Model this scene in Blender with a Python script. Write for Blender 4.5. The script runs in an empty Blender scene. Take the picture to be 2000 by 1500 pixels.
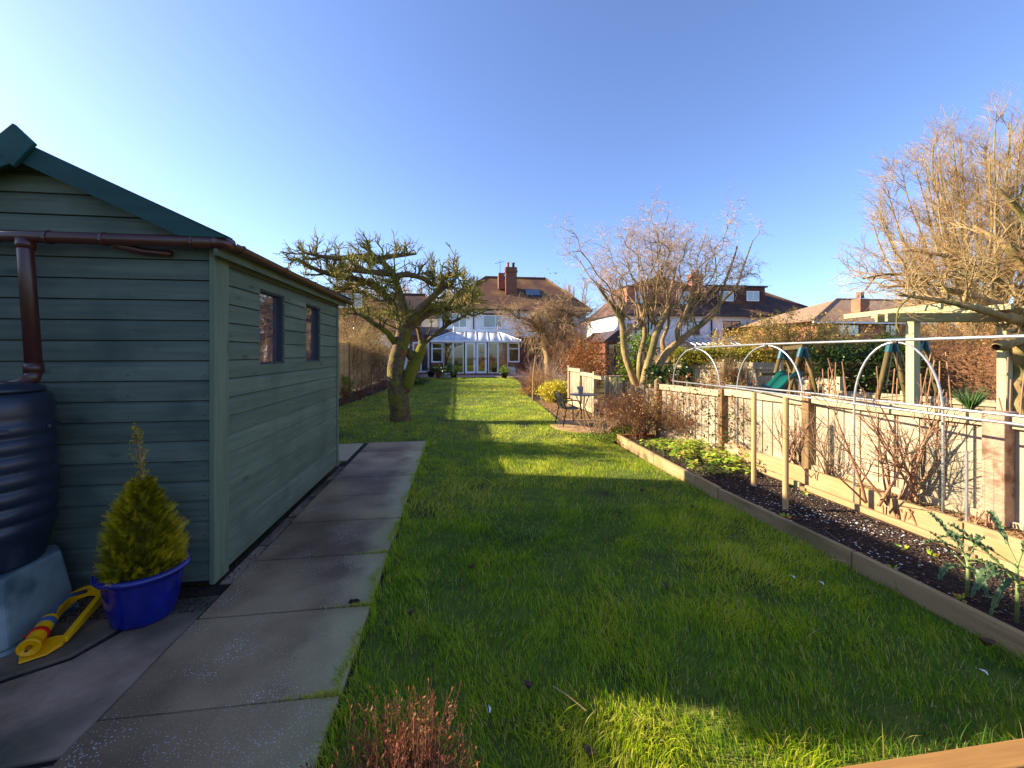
import bpy, math, random
import numpy as np
from mathutils import Vector, Matrix

# ------------------------------------------------------------------ camera, light, exposure
S = bpy.context.scene
COL = S.collection
H, FPX, HZ, YAW = 1.465, 785.0, 688.0, math.radians(7.76)
FX, FY, RX, RY = math.sin(YAW), math.cos(YAW), math.cos(YAW), -math.sin(YAW)
cam_d = bpy.data.cameras.new('camera'); cam = bpy.data.objects.new('camera', cam_d); COL.objects.link(cam)
cam.location = (0, 0, H); cam.rotation_euler = (math.pi/2, 0, -YAW)
cam_d.sensor_width = 36; cam_d.lens = FPX/2000*36; cam_d.shift_y = -(750-HZ)/2000
cam_d.clip_start = 0.05; cam_d.clip_end = 2000
S.camera = cam
SUN_EL, SUN_AZ = math.radians(24), math.radians(15)       # azimuth: degrees ahead of due left
sun_dir = Vector((-math.cos(SUN_AZ)*math.cos(SUN_EL), math.sin(SUN_AZ)*math.cos(SUN_EL), math.sin(SUN_EL)))
w = bpy.data.worlds.new('World'); S.world = w; w.use_nodes = True
nt = w.node_tree; nt.nodes.clear()
sky = nt.nodes.new('ShaderNodeTexSky'); sky.sky_type = 'NISHITA'; sky.sun_disc = False
sky.sun_elevation = SUN_EL; sky.sun_rotation = -math.radians(75)
sky.air_density = 1.0; sky.dust_density = 0.7; sky.ozone_density = 6.0; sky.altitude = 50
bg = nt.nodes.new('ShaderNodeBackground'); bg.inputs[1].default_value = 0.098
ow = nt.nodes.new('ShaderNodeOutputWorld')
hsv = nt.nodes.new('ShaderNodeHueSaturation'); hsv.inputs['Saturation'].default_value = 0.95; hsv.inputs['Hue'].default_value = 0.509
nt.links.new(sky.outputs[0], hsv.inputs['Color']); nt.links.new(hsv.outputs[0], bg.inputs[0]); nt.links.new(bg.outputs[0], ow.inputs[0])
sl = bpy.data.lights.new('sun', 'SUN'); sun = bpy.data.objects.new('sun', sl); COL.objects.link(sun)
sl.energy = 4.6; sl.angle = math.radians(0.6); sl.color = (1.0, 0.86, 0.62)
sun.rotation_euler = sun_dir.to_track_quat('Z', 'Y').to_euler()
S.view_settings.view_transform = 'Standard'; S.view_settings.look = 'None'
S.view_settings.exposure = 1.66; S.view_settings.gamma = 1.0; S.view_settings.use_curve_mapping = False

# ------------------------------------------------------------------ helpers
rnd = random.Random(7)
def at(u, v, t):                                   # pixel of the photograph and distance -> point
    a = (u-1000)/FPX
    return Vector((t*(FX+RX*a), t*(FY+RY*a), H-(v-HZ)/FPX*t))
def gp(u, v, z=0.0):                               # pixel -> point on the level z
    return at(u, v, (H-z)*FPX/(v-HZ))
def tY(u, Y): return Y/(FY+RY*(u-1000)/FPX)
def aY(u, v, Y): return at(u, v, tY(u, Y))         # pixel -> point on the facade plane Y
def aX(u, v, X):
    return at(u, v, X/(FX+RX*(u-1000)/FPX))
def lin(c):
    return tuple(((x/255+0.055)/1.055)**2.4 if x > 10 else x/255/12.92 for x in c)

def thing(name, label, cat, loc=(0, 0, 0), group=None, kind=None):
    o = bpy.data.objects.new(name, None); COL.objects.link(o); o.location = loc
    o.empty_display_size = 0.1
    return tag(o, label, cat, group, kind)
def tag(o, label=None, cat=None, group=None, kind=None):
    if label: o['label'] = label
    if cat: o['category'] = cat
    if group: o['group'] = group
    if kind: o['kind'] = kind
    return o
def wloc(p):
    v = Vector((0, 0, 0))
    while p is not None:
        v += p.location; p = p.parent
    return v
def link(name, me, mat, parent=None, loc=(0, 0, 0), rot=None, scale=None):
    o = bpy.data.objects.new(name, me); COL.objects.link(o)
    if mat is not None and len(me.materials) == 0: me.materials.append(mat)
    o.location = loc
    if parent is not None:
        o.parent = parent; o.location = Vector(loc)-wloc(parent)
    if rot is not None: o.rotation_euler = rot
    if scale is not None: o.scale = scale
    return o
def copy_tree(o, loc, rz=0, label=None):
    c = o.copy(); COL.objects.link(c); c.location = loc; c.rotation_euler = (0, 0, rz)
    if label: c['label'] = label
    for ch in list(o.children):
        d = ch.copy(); COL.objects.link(d); d.parent = c
        for g in list(ch.children):
            e = g.copy(); COL.objects.link(e); e.parent = d
    return c

class MB:
    def __init__(s): s.v = []; s.f = []
    def add(s, vs, fs):
        n = len(s.v); s.v += [tuple(x) for x in vs]; s.f += [tuple(i+n for i in f) for f in fs]; return s
    def box(s, x0, x1, y0, y1, z0, z1):
        return s.add([(x0,y0,z0),(x1,y0,z0),(x1,y1,z0),(x0,y1,z0),(x0,y0,z1),(x1,y0,z1),(x1,y1,z1),(x0,y1,z1)],
                     [(0,3,2,1),(4,5,6,7),(0,1,5,4),(1,2,6,5),(2,3,7,6),(3,0,4,7)])
    def prism(s, pts, ax, a, b):                   # polygon pts (2D) extruded along axis ax from a to b
        n = len(pts)
        def mk(p, h): return {0: (h, p[0], p[1]), 1: (p[0], h, p[1]), 2: (p[0], p[1], h)}[ax]
        return s.add([mk(p, a) for p in pts]+[mk(p, b) for p in pts],
                     [tuple(range(n))[::-1], tuple(range(n, 2*n))]+[(i, (i+1) % n, n+(i+1) % n, n+i) for i in range(n)])
    def bar(s, p, q, w, h=None, up=(0, 0, 1)):     # rectangular bar between two points
        p, q = Vector(p), Vector(q); d = (q-p).normalized(); h = h or w
        up = Vector(up)
        if abs(d.dot(up)) > 0.97: up = Vector((0, 1, 0))
        a = d.cross(up).normalized()*w/2; b = a.cross(d).normalized()*h/2
        return s.add([p-a-b, p+a-b, p+a+b, p-a+b, q-a-b, q+a-b, q+a+b, q-a+b],
                     [(0,1,2,3),(7,6,5,4),(0,4,5,1),(1,5,6,2),(2,6,7,3),(3,7,4,0)])
    def tube(s, pts, r, n=8, cap=True):
        pts = [Vector(p) for p in pts]
        if not hasattr(r, '__len__'): r = [r]*len(pts)
        ref = None; base = len(s.v)
        for i, p in enumerate(pts):
            d = (pts[min(i+1, len(pts)-1)]-pts[max(i-1, 0)]).normalized()
            if ref is None: ref = d.orthogonal()
            a = (ref-d*ref.dot(d)).normalized(); ref = a; b = d.cross(a)
            for k in range(n):
                t = 2*math.pi*k/n; s.v.append(tuple(p+a*math.cos(t)*r[i]+b*math.sin(t)*r[i]))
        for i in range(len(pts)-1):
            for k in range(n):
                k2 = (k+1) % n
                s.f.append((base+i*n+k, base+i*n+k2, base+(i+1)*n+k2, base+(i+1)*n+k))
        if cap:
            s.f.append(tuple(base+k for k in range(n))[::-1]); s.f.append(tuple(base+(len(pts)-1)*n+k for k in range(n)))
        return s
    def lathe(s, prof, n=32, c=(0, 0, 0), sx=1, sy=1):
        base = len(s.v)
        for r, z in prof:
            for k in range(n):
                t = 2*math.pi*k/n; s.v.append((c[0]+r*sx*math.cos(t), c[1]+r*sy*math.sin(t), c[2]+z))
        for i in range(len(prof)-1):
            for k in range(n):
                k2 = (k+1) % n
                s.f.append((base+i*n+k, base+i*n+k2, base+(i+1)*n+k2, base+(i+1)*n+k))
        return s
    def build(s, name, mat, parent=None, smooth=False, bevel=0, loc=None):
        me = bpy.data.meshes.new(name)
        o0 = wloc(parent) if parent is not None else Vector((0, 0, 0))
        if loc is not None: o0 = Vector(loc)
        me.from_pydata([(x-o0.x, y-o0.y, z-o0.z) for x, y, z in s.v], [], s.f)
        me.update()
        if smooth:
            me.polygons.foreach_set('use_smooth', [True]*len(me.polygons))
        o = link(name, me, mat, parent, loc=o0)
        if bevel:
            m = o.modifiers.new('bevel', 'BEVEL'); m.width = bevel; m.segments = 2; m.limit_method = 'ANGLE'
        return o

def mesh_np(name, V, F, mat, parent=None, var=None, smooth=False, tip=None):
    """V (n,3); F (m,3) or (m,4) int; var: per-vertex float attribute"""
    V = np.asarray(V, dtype=np.float32).reshape(-1, 3)
    if parent is not None: V = V-np.array(wloc(parent), dtype=np.float32)
    F = np.asarray(F, dtype=np.int32); k = F.shape[1]
    me = bpy.data.meshes.new(name)
    me.vertices.add(len(V)); me.vertices.foreach_set('co', V.ravel())
    me.loops.add(F.size); me.loops.foreach_set('vertex_index', F.ravel())
    me.polygons.add(len(F)); me.polygons.foreach_set('loop_start', np.arange(0, F.size, k, dtype=np.int32))
    if smooth: me.polygons.foreach_set('use_smooth', np.ones(len(F), dtype=bool))
    many = name in ('twigs', 'branches', 'stalks', 'leaves', 'foliage', 'stems', 'leader_sprays') and parent is not None
    me.update(calc_edges=True)
    if var is not None:
        a = me.attributes.new('var', 'FLOAT', 'POINT'); a.data.foreach_set('value', np.asarray(var, dtype=np.float32))
    if tip is not None:
        a = me.attributes.new('tip', 'FLOAT', 'POINT'); a.data.foreach_set('value', np.asarray(tip, dtype=np.float32))
    o = link(name, me, mat, None)
    if parent is not None:
        o.parent = parent; o.location = (0, 0, 0)
    if many: o['kind'] = 'stuff'
    return o

# ------------------------------------------------------------------ materials
def new_mat(name):
    m = bpy.data.materials.new(name); m.use_nodes = True
    n = m.node_tree.nodes; b = n['Principled BSDF']; return m, m.node_tree, b
def N(t, typ, **kw):
    n = t.nodes.new(typ)
    for k, v in kw.items(): setattr(n, k, v)
    return n
def surf(name, c1, c2=None, rough=0.7, scale=5.0, stretch=(1, 1, 1), bump=0.2, metal=0.0, spec=0.4, c3=None, s3=1.0, t3=(0.5, 0.62),
         rand=0.0, detail=6, bscale=None, world=False, bdist=0.01):
    """two-tone noise material with optional third stain colour and per-object variation"""
    m, t, b = new_mat(name); L = t.links.new
    c1 = lin(c1); c2 = lin(c2) if c2 else c1
    if world:
        g = N(t, 'ShaderNodeNewGeometry'); src = g.outputs['Position']
    else:
        tc = N(t, 'ShaderNodeTexCoord'); src = tc.outputs['Object']
    oi = N(t, 'ShaderNodeObjectInfo')
    mp = N(t, 'ShaderNodeMapping'); mp.inputs['Scale'].default_value = stretch
    L(src, mp.inputs['Vector'])
    if not world:
        cm = N(t, 'ShaderNodeVectorMath', operation='SCALE'); cm.inputs[0].default_value = (37, 91, 53); L(oi.outputs['Random'], cm.inputs['Scale'])
        L(cm.outputs[0], mp.inputs['Location'])
    nz = N(t, 'ShaderNodeTexNoise'); nz.inputs['Scale'].default_value = scale; nz.inputs['Detail'].default_value = detail
    nz.inputs['Roughness'].default_value = 0.65
    L(mp.outputs[0], nz.inputs['Vector'])
    rp = N(t, 'ShaderNodeValToRGB'); rp.color_ramp.elements[0].position = 0.32; rp.color_ramp.elements[1].position = 0.68
    rp.color_ramp.elements[0].color = c1+(1,); rp.color_ramp.elements[1].color = c2+(1,)
    L(nz.outputs['Fac'], rp.inputs[0]); out = rp.outputs[0]
    if c3:
        n3 = N(t, 'ShaderNodeTexNoise'); n3.inputs['Scale'].default_value = s3; n3.inputs['Detail'].default_value = 5
        L(mp.outputs[0], n3.inputs['Vector'])
        r3 = N(t, 'ShaderNodeMapRange'); r3.inputs[1].default_value = t3[0]; r3.inputs[2].default_value = t3[1]
        L(n3.outputs['Fac'], r3.inputs[0])
        mx = N(t, 'ShaderNodeMix', data_type='RGBA'); L(r3.outputs[0], mx.inputs[0]); L(out, mx.inputs[6])
        mx.inputs[7].default_value = lin(c3)+(1,); out = mx.outputs[2]
    if rand:
        hs = N(t, 'ShaderNodeHueSaturation'); mr = N(t, 'ShaderNodeMapRange')
        mr.inputs[3].default_value = 1-rand; mr.inputs[4].default_value = 1+rand
        L(oi.outputs['Random'], mr.inputs[0]); L(mr.outputs[0], hs.inputs['Value']); L(out, hs.inputs['Color']); out = hs.outputs[0]
    L(out, b.inputs['Base Color'])
    b.inputs['Roughness'].default_value = rough; b.inputs['Metallic'].default_value = metal
    b.inputs['Specular IOR Level'].default_value = spec
    if bump:
        bn = N(t, 'ShaderNodeTexNoise'); bn.inputs['Scale'].default_value = bscale or scale*3; bn.inputs['Detail'].default_value = 8
        L(mp.outputs[0], bn.inputs['Vector'])
        bu = N(t, 'ShaderNodeBump'); bu.inputs['Strength'].default_value = bump; bu.inputs['Distance'].default_value = bdist
        L(bn.outputs['Fac'], bu.inputs['Height']); L(bu.outputs[0], b.inputs['Normal'])
    return m
def leafy(name, cols, trans=0.35, rough=0.55, spec=0.3, tip=None):
    """foliage: colour ramp over the per-leaf attribute, part of the light passes through"""
    m, t, b = new_mat(name); L = t.links.new
    at_ = N(t, 'ShaderNodeAttribute', attribute_name='var'); rp = N(t, 'ShaderNodeValToRGB')
    while len(rp.color_ramp.elements) < len(cols): rp.color_ramp.elements.new(0.5)
    for i, c in enumerate(cols):
        rp.color_ramp.elements[i].position = i/(max(1, len(cols)-1)); rp.color_ramp.elements[i].color = lin(c)+(1,)
    L(at_.outputs['Fac'], rp.inputs[0]); out = rp.outputs[0]
    if tip:
        a2 = N(t, 'ShaderNodeAttribute', attribute_name='tip'); mx = N(t, 'ShaderNodeMix', data_type='RGBA')
        L(a2.outputs['Fac'], mx.inputs[0]); L(out, mx.inputs[6]); mx.inputs[7].default_value = lin(tip)+(1,); out = mx.outputs[2]
    L(out, b.inputs['Base Color']); b.inputs['Roughness'].default_value = rough; b.inputs['Specular IOR Level'].default_value = spec
    tr = N(t, 'ShaderNodeBsdfTranslucent'); L(out, tr.inputs['Color'])
    ms = N(t, 'ShaderNodeMixShader'); ms.inputs[0].default_value = trans
    L(b.outputs[0], ms.inputs[1]); L(tr.outputs[0], ms.inputs[2]); L(ms.outputs[0], t.nodes['Material Output'].inputs['Surface'])
    return m
def wood(name, c1, c2, axis=0, rough=0.75, rand=0.12, knots=True, c3=None, grain=1.0, bump=0.35, t3=(0.5, 0.7), s3=2.0):
    """boards: grain stretched along an axis, dark knots"""
    st = [18*grain]*3; st[axis] = 1.2*grain
    m = surf(name, c1, c2, rough=rough, scale=1.6, stretch=tuple(st), bump=bump, spec=0.3, c3=None, rand=rand, bscale=3.0, bdist=0.004)
    t = m.node_tree; L = t.links.new; b = t.nodes['Principled BSDF']
    src = b.inputs['Base Color'].links[0].from_socket
    tc = N(t, 'ShaderNodeTexCoord'); oi = N(t, 'ShaderNodeObjectInfo')
    mp = N(t, 'ShaderNodeMapping'); s2 = [7.0]*3; s2[axis] = 2.6; mp.inputs['Scale'].default_value = s2
    cm = N(t, 'ShaderNodeVectorMath', operation='SCALE'); cm.inputs[0].default_value = (17, 61, 43); L(oi.outputs['Random'], cm.inputs['Scale'])
    L(cm.outputs[0], mp.inputs['Location']); L(tc.outputs['Object'], mp.inputs['Vector'])
    if knots:
        vo = N(t, 'ShaderNodeTexVoronoi'); vo.inputs['Scale'].default_value = 0.9; L(mp.outputs[0], vo.inputs['Vector'])
        mr = N(t, 'ShaderNodeMapRange'); mr.inputs[1].default_value = 0.04; mr.inputs[2].default_value = 0.16
        mr.inputs[3].default_value = 0.45; mr.inputs[4].default_value = 1.0
        L(vo.outputs['Distance'], mr.inputs[0])
        mx = N(t, 'ShaderNodeMix', data_type='RGBA', blend_type='MULTIPLY'); mx.inputs[0].default_value = 1.0
        L(src, mx.inputs[6]); L(mr.outputs[0], mx.inputs[7]); src = mx.outputs[2]
    if c3:
        n3 = N(t, 'ShaderNodeTexNoise'); n3.inputs['Scale'].default_value = s3; n3.inputs['Detail'].default_value = 6
        g = N(t, 'ShaderNodeNewGeometry'); L(g.outputs['Position'], n3.inputs['Vector'])
        r3 = N(t, 'ShaderNodeMapRange'); r3.inputs[1].default_value = t3[0]; r3.inputs[2].default_value = t3[1]; L(n3.outputs['Fac'], r3.inputs[0])
        m3 = N(t, 'ShaderNodeMix', data_type='RGBA'); L(r3.outputs[0], m3.inputs[0]); L(src, m3.inputs[6]); m3.inputs[7].default_value = lin(c3)+(1,)
        src = m3.outputs[2]
    L(src, b.inputs['Base Color'])
    return m
def glassm(name, tint=(200, 205, 205), trans=0.5, dark=(25, 25, 28), rough=0.02):
    m, t, b = new_mat(name); L = t.links.new
    b.inputs['Base Color'].default_value = lin(dark)+(1,); b.inputs['Roughness'].default_value = rough; b.inputs['Specular IOR Level'].default_value = 0.9
    tr = N(t, 'ShaderNodeBsdfTransparent'); tr.inputs['Color'].default_value = lin(tint)+(1,)
    gl = N(t, 'ShaderNodeBsdfGlossy'); gl.inputs['Roughness'].default_value = rough
    fr = N(t, 'ShaderNodeFresnel'); fr.inputs['IOR'].default_value = 2.4
    m1 = N(t, 'ShaderNodeMixShader'); m1.inputs[0].default_value = trans; L(b.outputs[0], m1.inputs[1]); L(tr.outputs[0], m1.inputs[2])
    m2 = N(t, 'ShaderNodeMixShader'); L(fr.outputs[0], m2.inputs[0]); L(m1.outputs[0], m2.inputs[1]); L(gl.outputs[0], m2.inputs[2])
    L(m2.outputs[0], t.nodes['Material Output'].inputs['Surface'])
    return m
def brickm(name, c1, c2, mortar, bw=0.225, bh=0.075, rough=0.85):
    m, t, b = new_mat(name); L = t.links.new
    g = N(t, 'ShaderNodeNewGeometry'); sx = N(t, 'ShaderNodeSeparateXYZ'); L(g.outputs['Position'], sx.inputs[0])
    ad = N(t, 'ShaderNodeMath', operation='ADD'); L(sx.outputs[0], ad.inputs[0]); L(sx.outputs[1], ad.inputs[1])
    cb = N(t, 'ShaderNodeCombineXYZ'); L(ad.outputs[0], cb.inputs[0]); L(sx.outputs[2], cb.inputs[1])
    br = N(t, 'ShaderNodeTexBrick'); br.inputs['Scale'].default_value = 1.0; br.inputs['Brick Width'].default_value = bw
    br.inputs['Row Height'].default_value = bh; br.inputs['Mortar Size'].default_value = bh*0.09
    br.inputs['Color1'].default_value = lin(c1)+(1,); br.inputs['Color2'].default_value = lin(c2)+(1,); br.inputs['Mortar'].default_value = lin(mortar)+(1,)
    L(cb.outputs[0], br.inputs['Vector'])
    nz = N(t, 'ShaderNodeTexNoise'); nz.inputs['Scale'].default_value = 2.5; nz.inputs['Detail'].default_value = 6; L(g.outputs['Position'], nz.inputs['Vector'])
    mr = N(t, 'ShaderNodeMapRange'); mr.inputs[3].default_value = 0.6; mr.inputs[4].default_value = 1.35; L(nz.outputs['Fac'], mr.inputs[0])
    mx = N(t, 'ShaderNodeMix', data_type='RGBA', blend_type='MULTIPLY'); mx.inputs[0].default_value = 1; L(br.outputs['Color'], mx.inputs[6]); L(mr.outputs[0], mx.inputs[7])
    L(mx.outputs[2], b.inputs['Base Color']); b.inputs['Roughness'].default_value = rough
    bu = N(t, 'ShaderNodeBump'); bu.inputs['Strength'].default_value = 0.5; bu.inputs['Distance'].default_value = 0.02
    L(br.outputs['Fac'], bu.inputs['Height']); bu.invert = True; L(bu.outputs[0], b.inputs['Normal'])
    return m
def tilem(name, c1, c2, c3, row=0.30, col=0.25):
    """small far-off roof tiles: courses along the slope"""
    m, t, b = new_mat(name); L = t.links.new
    g = N(t, 'ShaderNodeNewGeometry'); sx = N(t, 'ShaderNodeSeparateXYZ'); L(g.outputs['Position'], sx.inputs[0])
    ad = N(t, 'ShaderNodeMath', operation='ADD'); L(sx.outputs[1], ad.inputs[0]); L(sx.outputs[2], ad.inputs[1])
    cb = N(t, 'ShaderNodeCombineXYZ'); L(sx.outputs[0], cb.inputs[0]); L(ad.outputs[0], cb.inputs[1])
    br = N(t, 'ShaderNodeTexBrick'); br.inputs['Scale'].default_value = 1; br.inputs['Brick Width'].default_value = col; br.inputs['Row Height'].default_value = row
    br.inputs['Mortar Size'].default_value = row*0.07; br.inputs['Color1'].default_value = lin(c1)+(1,); br.inputs['Color2'].default_value = lin(c2)+(1,)
    br.inputs['Mortar'].default_value = tuple(x*0.35 for x in lin(c1))+(1,); L(cb.outputs[0], br.inputs['Vector'])
    nz = N(t, 'ShaderNodeTexNoise'); nz.inputs['Scale'].default_value = 0.7; nz.inputs['Detail'].default_value = 8; L(g.outputs['Position'], nz.inputs['Vector'])
    mr = N(t, 'ShaderNodeMapRange'); mr.inputs[1].default_value = 0.45; mr.inputs[2].default_value = 0.65; L(nz.outputs['Fac'], mr.inputs[0])
    mx = N(t, 'ShaderNodeMix', data_type='RGBA'); L(mr.outputs[0], mx.inputs[0]); L(br.outputs['Color'], mx.inputs[6]); mx.inputs[7].default_value = lin(c3)+(1,)
    L(mx.outputs[2], b.inputs['Base Color']); b.inputs['Roughness'].default_value = 0.85
    bu = N(t, 'ShaderNodeBump'); bu.inputs['Strength'].default_value = 0.7; bu.inputs['Distance'].default_value = 0.03; bu.invert = True
    L(br.outputs['Fac'], bu.inputs['Height']); L(bu.outputs[0], b.inputs['Normal'])
    return m

M = {}
M['shed'] = wood('shed_paint', (80, 88, 76), (102, 110, 96), axis=0, rand=0.18, c3=(64, 76, 68), grain=0.8)
M['shed_side'] = wood('shed_paint_side', (84, 96, 80), (106, 118, 98), axis=1, rand=0.16, c3=(80, 92, 76), grain=0.8)  # same paint as the front; warmer light and weathering put into its olive tint
M['shed_post'] = wood('shed_paint_post', (88, 100, 80), (110, 120, 98), axis=2, rand=0.05)
M['barge'] = wood('teal_paint', (26, 62, 60), (34, 74, 70), axis=0, rand=0.05, knots=False, c3=(40, 80, 80), t3=(0.55, 0.75))
M['felt'] = surf('roof_felt', (60, 62, 60), (85, 86, 80), rough=0.95, scale=30, bump=0.3)
M['gutter'] = surf('brown_plastic', (64, 30, 25), (80, 40, 32), rough=0.36, scale=3, bump=0.02, spec=0.6)
M['dark'] = surf('dark_inside', (22, 20, 20), rough=0.9, bump=0)
M['glass_shed'] = glassm('shed_glass', trans=0.12, dark=(82, 76, 84))
M['butt'] = surf('black_plastic', (26, 32, 46), (40, 46, 60), rough=0.38, scale=4, stretch=(1, 1, 0.3), bump=0.03, spec=0.5, c3=(66, 72, 84), s3=6, t3=(0.62, 0.8))
M['stand'] = surf('grey_stand_plastic', (112, 124, 124), (140, 150, 148), rough=0.6, scale=5, bump=0.1, c3=(60, 80, 84), s3=3)
M['blue'] = surf('blue_glaze', (14, 20, 92), (24, 34, 128), rough=0.18, scale=14, stretch=(1, 1, .3), bump=0.06, spec=0.7, c3=(40, 48, 120), s3=5, t3=(0.6, 0.8))
M['yellow'] = surf('yellow_plastic', (232, 160, 4), (248, 180, 10), rough=0.35, scale=5, bump=0.02)
M['red'] = surf('red_plastic', (200, 30, 16), rough=0.4, bump=0)
M['greyblue'] = surf('grey_blue_rubber', (62, 84, 112), (80, 100, 128), rough=0.5, bump=0.0)
M['soil'] = surf('soil', (38, 27, 20), (78, 58, 44), rough=0.95, scale=40, bump=1.0, c3=(20, 15, 14), s3=9, bdist=0.03, world=True)
M['mulch'] = surf('mulch', (70, 48, 30), (120, 88, 58), rough=0.95, scale=60, bump=1.0, bdist=0.03, world=True)
M['stone'] = surf('natural_flagstone', (122, 94, 70), (168, 138, 112), rough=0.85, scale=3, bump=0.5, c3=(74, 70, 52), s3=1.8, t3=(0.45, 0.65), rand=0.12, bscale=30)
M['slab_far'] = surf('pale_paving', (160, 146, 112), (184, 168, 134), rough=0.9, scale=8, bump=0.3, rand=0.08, bscale=60)
M['terrace'] = surf('terrace_paving', (150, 122, 108), (176, 148, 130), rough=0.9, scale=4, bump=0.3, world=True)
M['bark_apple'] = surf('mossy_bark', (74, 58, 40), (120, 98, 66), rough=0.95, scale=14, bump=1.0, c3=(122, 112, 26), s3=5.5, t3=(0.50, 0.66), bscale=22, bdist=0.03, world=True)
M['moss_twig'] = surf('mossy_twig', (110, 98, 48), (166, 152, 78), rough=0.95, scale=9, bump=0.0, c3=(132, 130, 40), s3=3, t3=(0.42, 0.6), world=True)
M['moss'] = surf('bright_moss', (138, 128, 26), (92, 90, 26), rough=1.0, scale=30, bump=1.0, bscale=80, bdist=0.03, world=True)
M['sunlit_lichen'] = surf('orange_sunlit_lichen', (150, 82, 34), (104, 74, 42), rough=1.0, scale=20, bump=0.8, bscale=60, bdist=0.02, world=True)  # orange of lichen, with the sun on the trunk's left edge painted in
M['bark_tan'] = surf('tan_bark', (128, 100, 62), (172, 142, 94), rough=0.9, scale=12, stretch=(1, 1, 0.35), bump=0.6, c3=(104, 96, 50), s3=2.5, bscale=20, bdist=0.02, world=True)
M['twig_tan'] = surf('tan_twig', (132, 106, 72), (174, 148, 110), rough=0.9, scale=3, bump=0, c3=(150, 112, 90), s3=1.5, world=True)
M['twig_pink'] = surf('pinkish_twig', (164, 134, 114), (194, 166, 146), rough=0.9, scale=2, bump=0, world=True)
M['twig_gold'] = surf('golden_twig', (148, 120, 76), (190, 162, 116), rough=0.9, scale=2.5, bump=0, c3=(130, 92, 50), s3=1.6, world=True)
M['twig_dark'] = surf('dark_brown_twig', (88, 58, 38), (132, 92, 62), rough=0.9, scale=6, bump=0, world=True)
M['cane'] = surf('red_brown_cane', (120, 80, 56), (172, 128, 94), rough=0.7, scale=8, bump=0.2, world=True)
M['fence_new'] = wood('fence_boards', (150, 134, 112), (182, 166, 142), axis=2, rand=0.10, knots=True, c3=(130, 116, 92), grain=1.0, t3=(.5, .72), s3=1.6)
M['fence_rail'] = wood('fence_rail', (162, 142, 110), (186, 166, 134), axis=1, rand=0.06, knots=True)
M['fence_post'] = wood('fence_post', (110, 84, 56), (140, 110, 76), axis=2, rand=0.08, knots=False)
M['fence_left'] = wood('old_fence_slats', (170, 140, 92), (198, 166, 112), axis=1, rand=0.12, knots=False)
M['conc_post'] = surf('rough_post', (150, 116, 96), (176, 146, 122), rough=0.9, scale=22, bump=0.6, c3=(110, 76, 56), s3=6)
M['timber'] = wood('bed_timber', (148, 120, 84), (174, 144, 104), axis=1, rand=0.10, c3=(150, 116, 70))
M['timber_dark'] = wood('weathered_timber', (134, 110, 76), (160, 134, 96), axis=1, rand=0.08, c3=(110, 96, 62))
M['timber_x'] = wood('orange_timber', (138, 98, 52), (164, 120, 66), axis=0, rand=0.05)
M['stake'] = wood('stake_wood', (160, 130, 88), (182, 152, 108), axis=2, rand=0.06, knots=False)
M['perg'] = wood('pale_green_timber', (156, 148, 112), (176, 166, 128), axis=2, rand=0.05, knots=False)
M['perg_x'] = wood('pale_green_beam', (152, 144, 104), (172, 164, 122), axis=0, rand=0.05, knots=False)
M['log'] = wood('swing_log', (84, 70, 38), (110, 92, 52), axis=2, rand=0.08, knots=False)
M['galv'] = surf('galvanised_tube', (150, 152, 154), (178, 178, 178), rough=0.35, scale=10, bump=0.02, metal=0.5, spec=0.6)
M['teal_plastic'] = surf('blue_green_plastic', (20, 72, 84), (30, 86, 96), rough=0.4, bump=0)
M['slide'] = surf('green_slide_plastic', (14, 76, 68), (20, 86, 76), rough=0.35, bump=0)
M['render'] = surf('white_render', (222, 222, 224), (236, 236, 236), rough=0.85, scale=1.5, bump=0.1, bscale=40, world=True)
M['render_pink'] = surf('cream_render', (232, 214, 196), (240, 226, 210), rough=0.85, scale=1.5, bump=0.1, world=True)
M['upvc'] = surf('white_upvc', (238, 240, 242), rough=0.35, bump=0, spec=0.5)
M['black'] = surf('black_pipe', (24, 24, 28), rough=0.5, bump=0)
M['brick'] = brickm('red_brick', (132, 66, 42), (106, 50, 36), (150, 130, 110))
M['brick_light'] = brickm('orange_brick', (178, 98, 62), (150, 78, 50), (170, 150, 130))
M['tile_main'] = tilem('brown_red_tiles', (112, 70, 50), (94, 56, 42), (132, 96, 52))
M['tile_dark'] = tilem('dark_tiles', (74, 50, 44), (60, 42, 38), (98, 64, 44))
M['tile_pant'] = tilem('pantiles', (176, 138, 110), (154, 118, 94), (150, 126, 94), row=0.34, col=0.3)
M['tile_slate'] = tilem('purple_slates', (74, 62, 74), (60, 52, 62), (84, 66, 64))
M['glass'] = glassm('window_glass', trans=0.15, dark=(70, 78, 90), rough=0.05)
M['glass_con'] = glassm('conservatory_glass', trans=0.55, dark=(90, 78, 52), rough=0.03)
M['poly'] = leafy('polycarbonate_roof', [(226, 230, 238), (226, 230, 238)], trans=0.35, rough=0.3)
M['curtain'] = surf('tan_curtain', (176, 132, 78), (206, 160, 100), rough=0.9, scale=6, stretch=(4, 4, .2), bump=0.3)
M['interior'] = surf('room_interior', (96, 84, 70), (130, 114, 92), rough=0.9, bump=0)
M['rattan'] = surf('grey_rattan', (66, 60, 56), (100, 92, 84), rough=0.7, scale=60, bump=0.8, bscale=90, bdist=0.01)
M['darkmetal'] = surf('dark_metal', (38, 36, 36), rough=0.5, bump=0)
M['terracotta'] = surf('terracotta', (170, 86, 50), (190, 108, 70), rough=0.85, scale=8, bump=0.2)
M['greypot'] = surf('grey_pot', (176, 172, 168), (180, 174, 168), rough=0.8, scale=8, bump=0.2)
M['leafbrown'] = surf('dead_leaf', (66, 42, 32), (98, 64, 44), rough=0.8, scale=30, bump=0.3)
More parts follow.
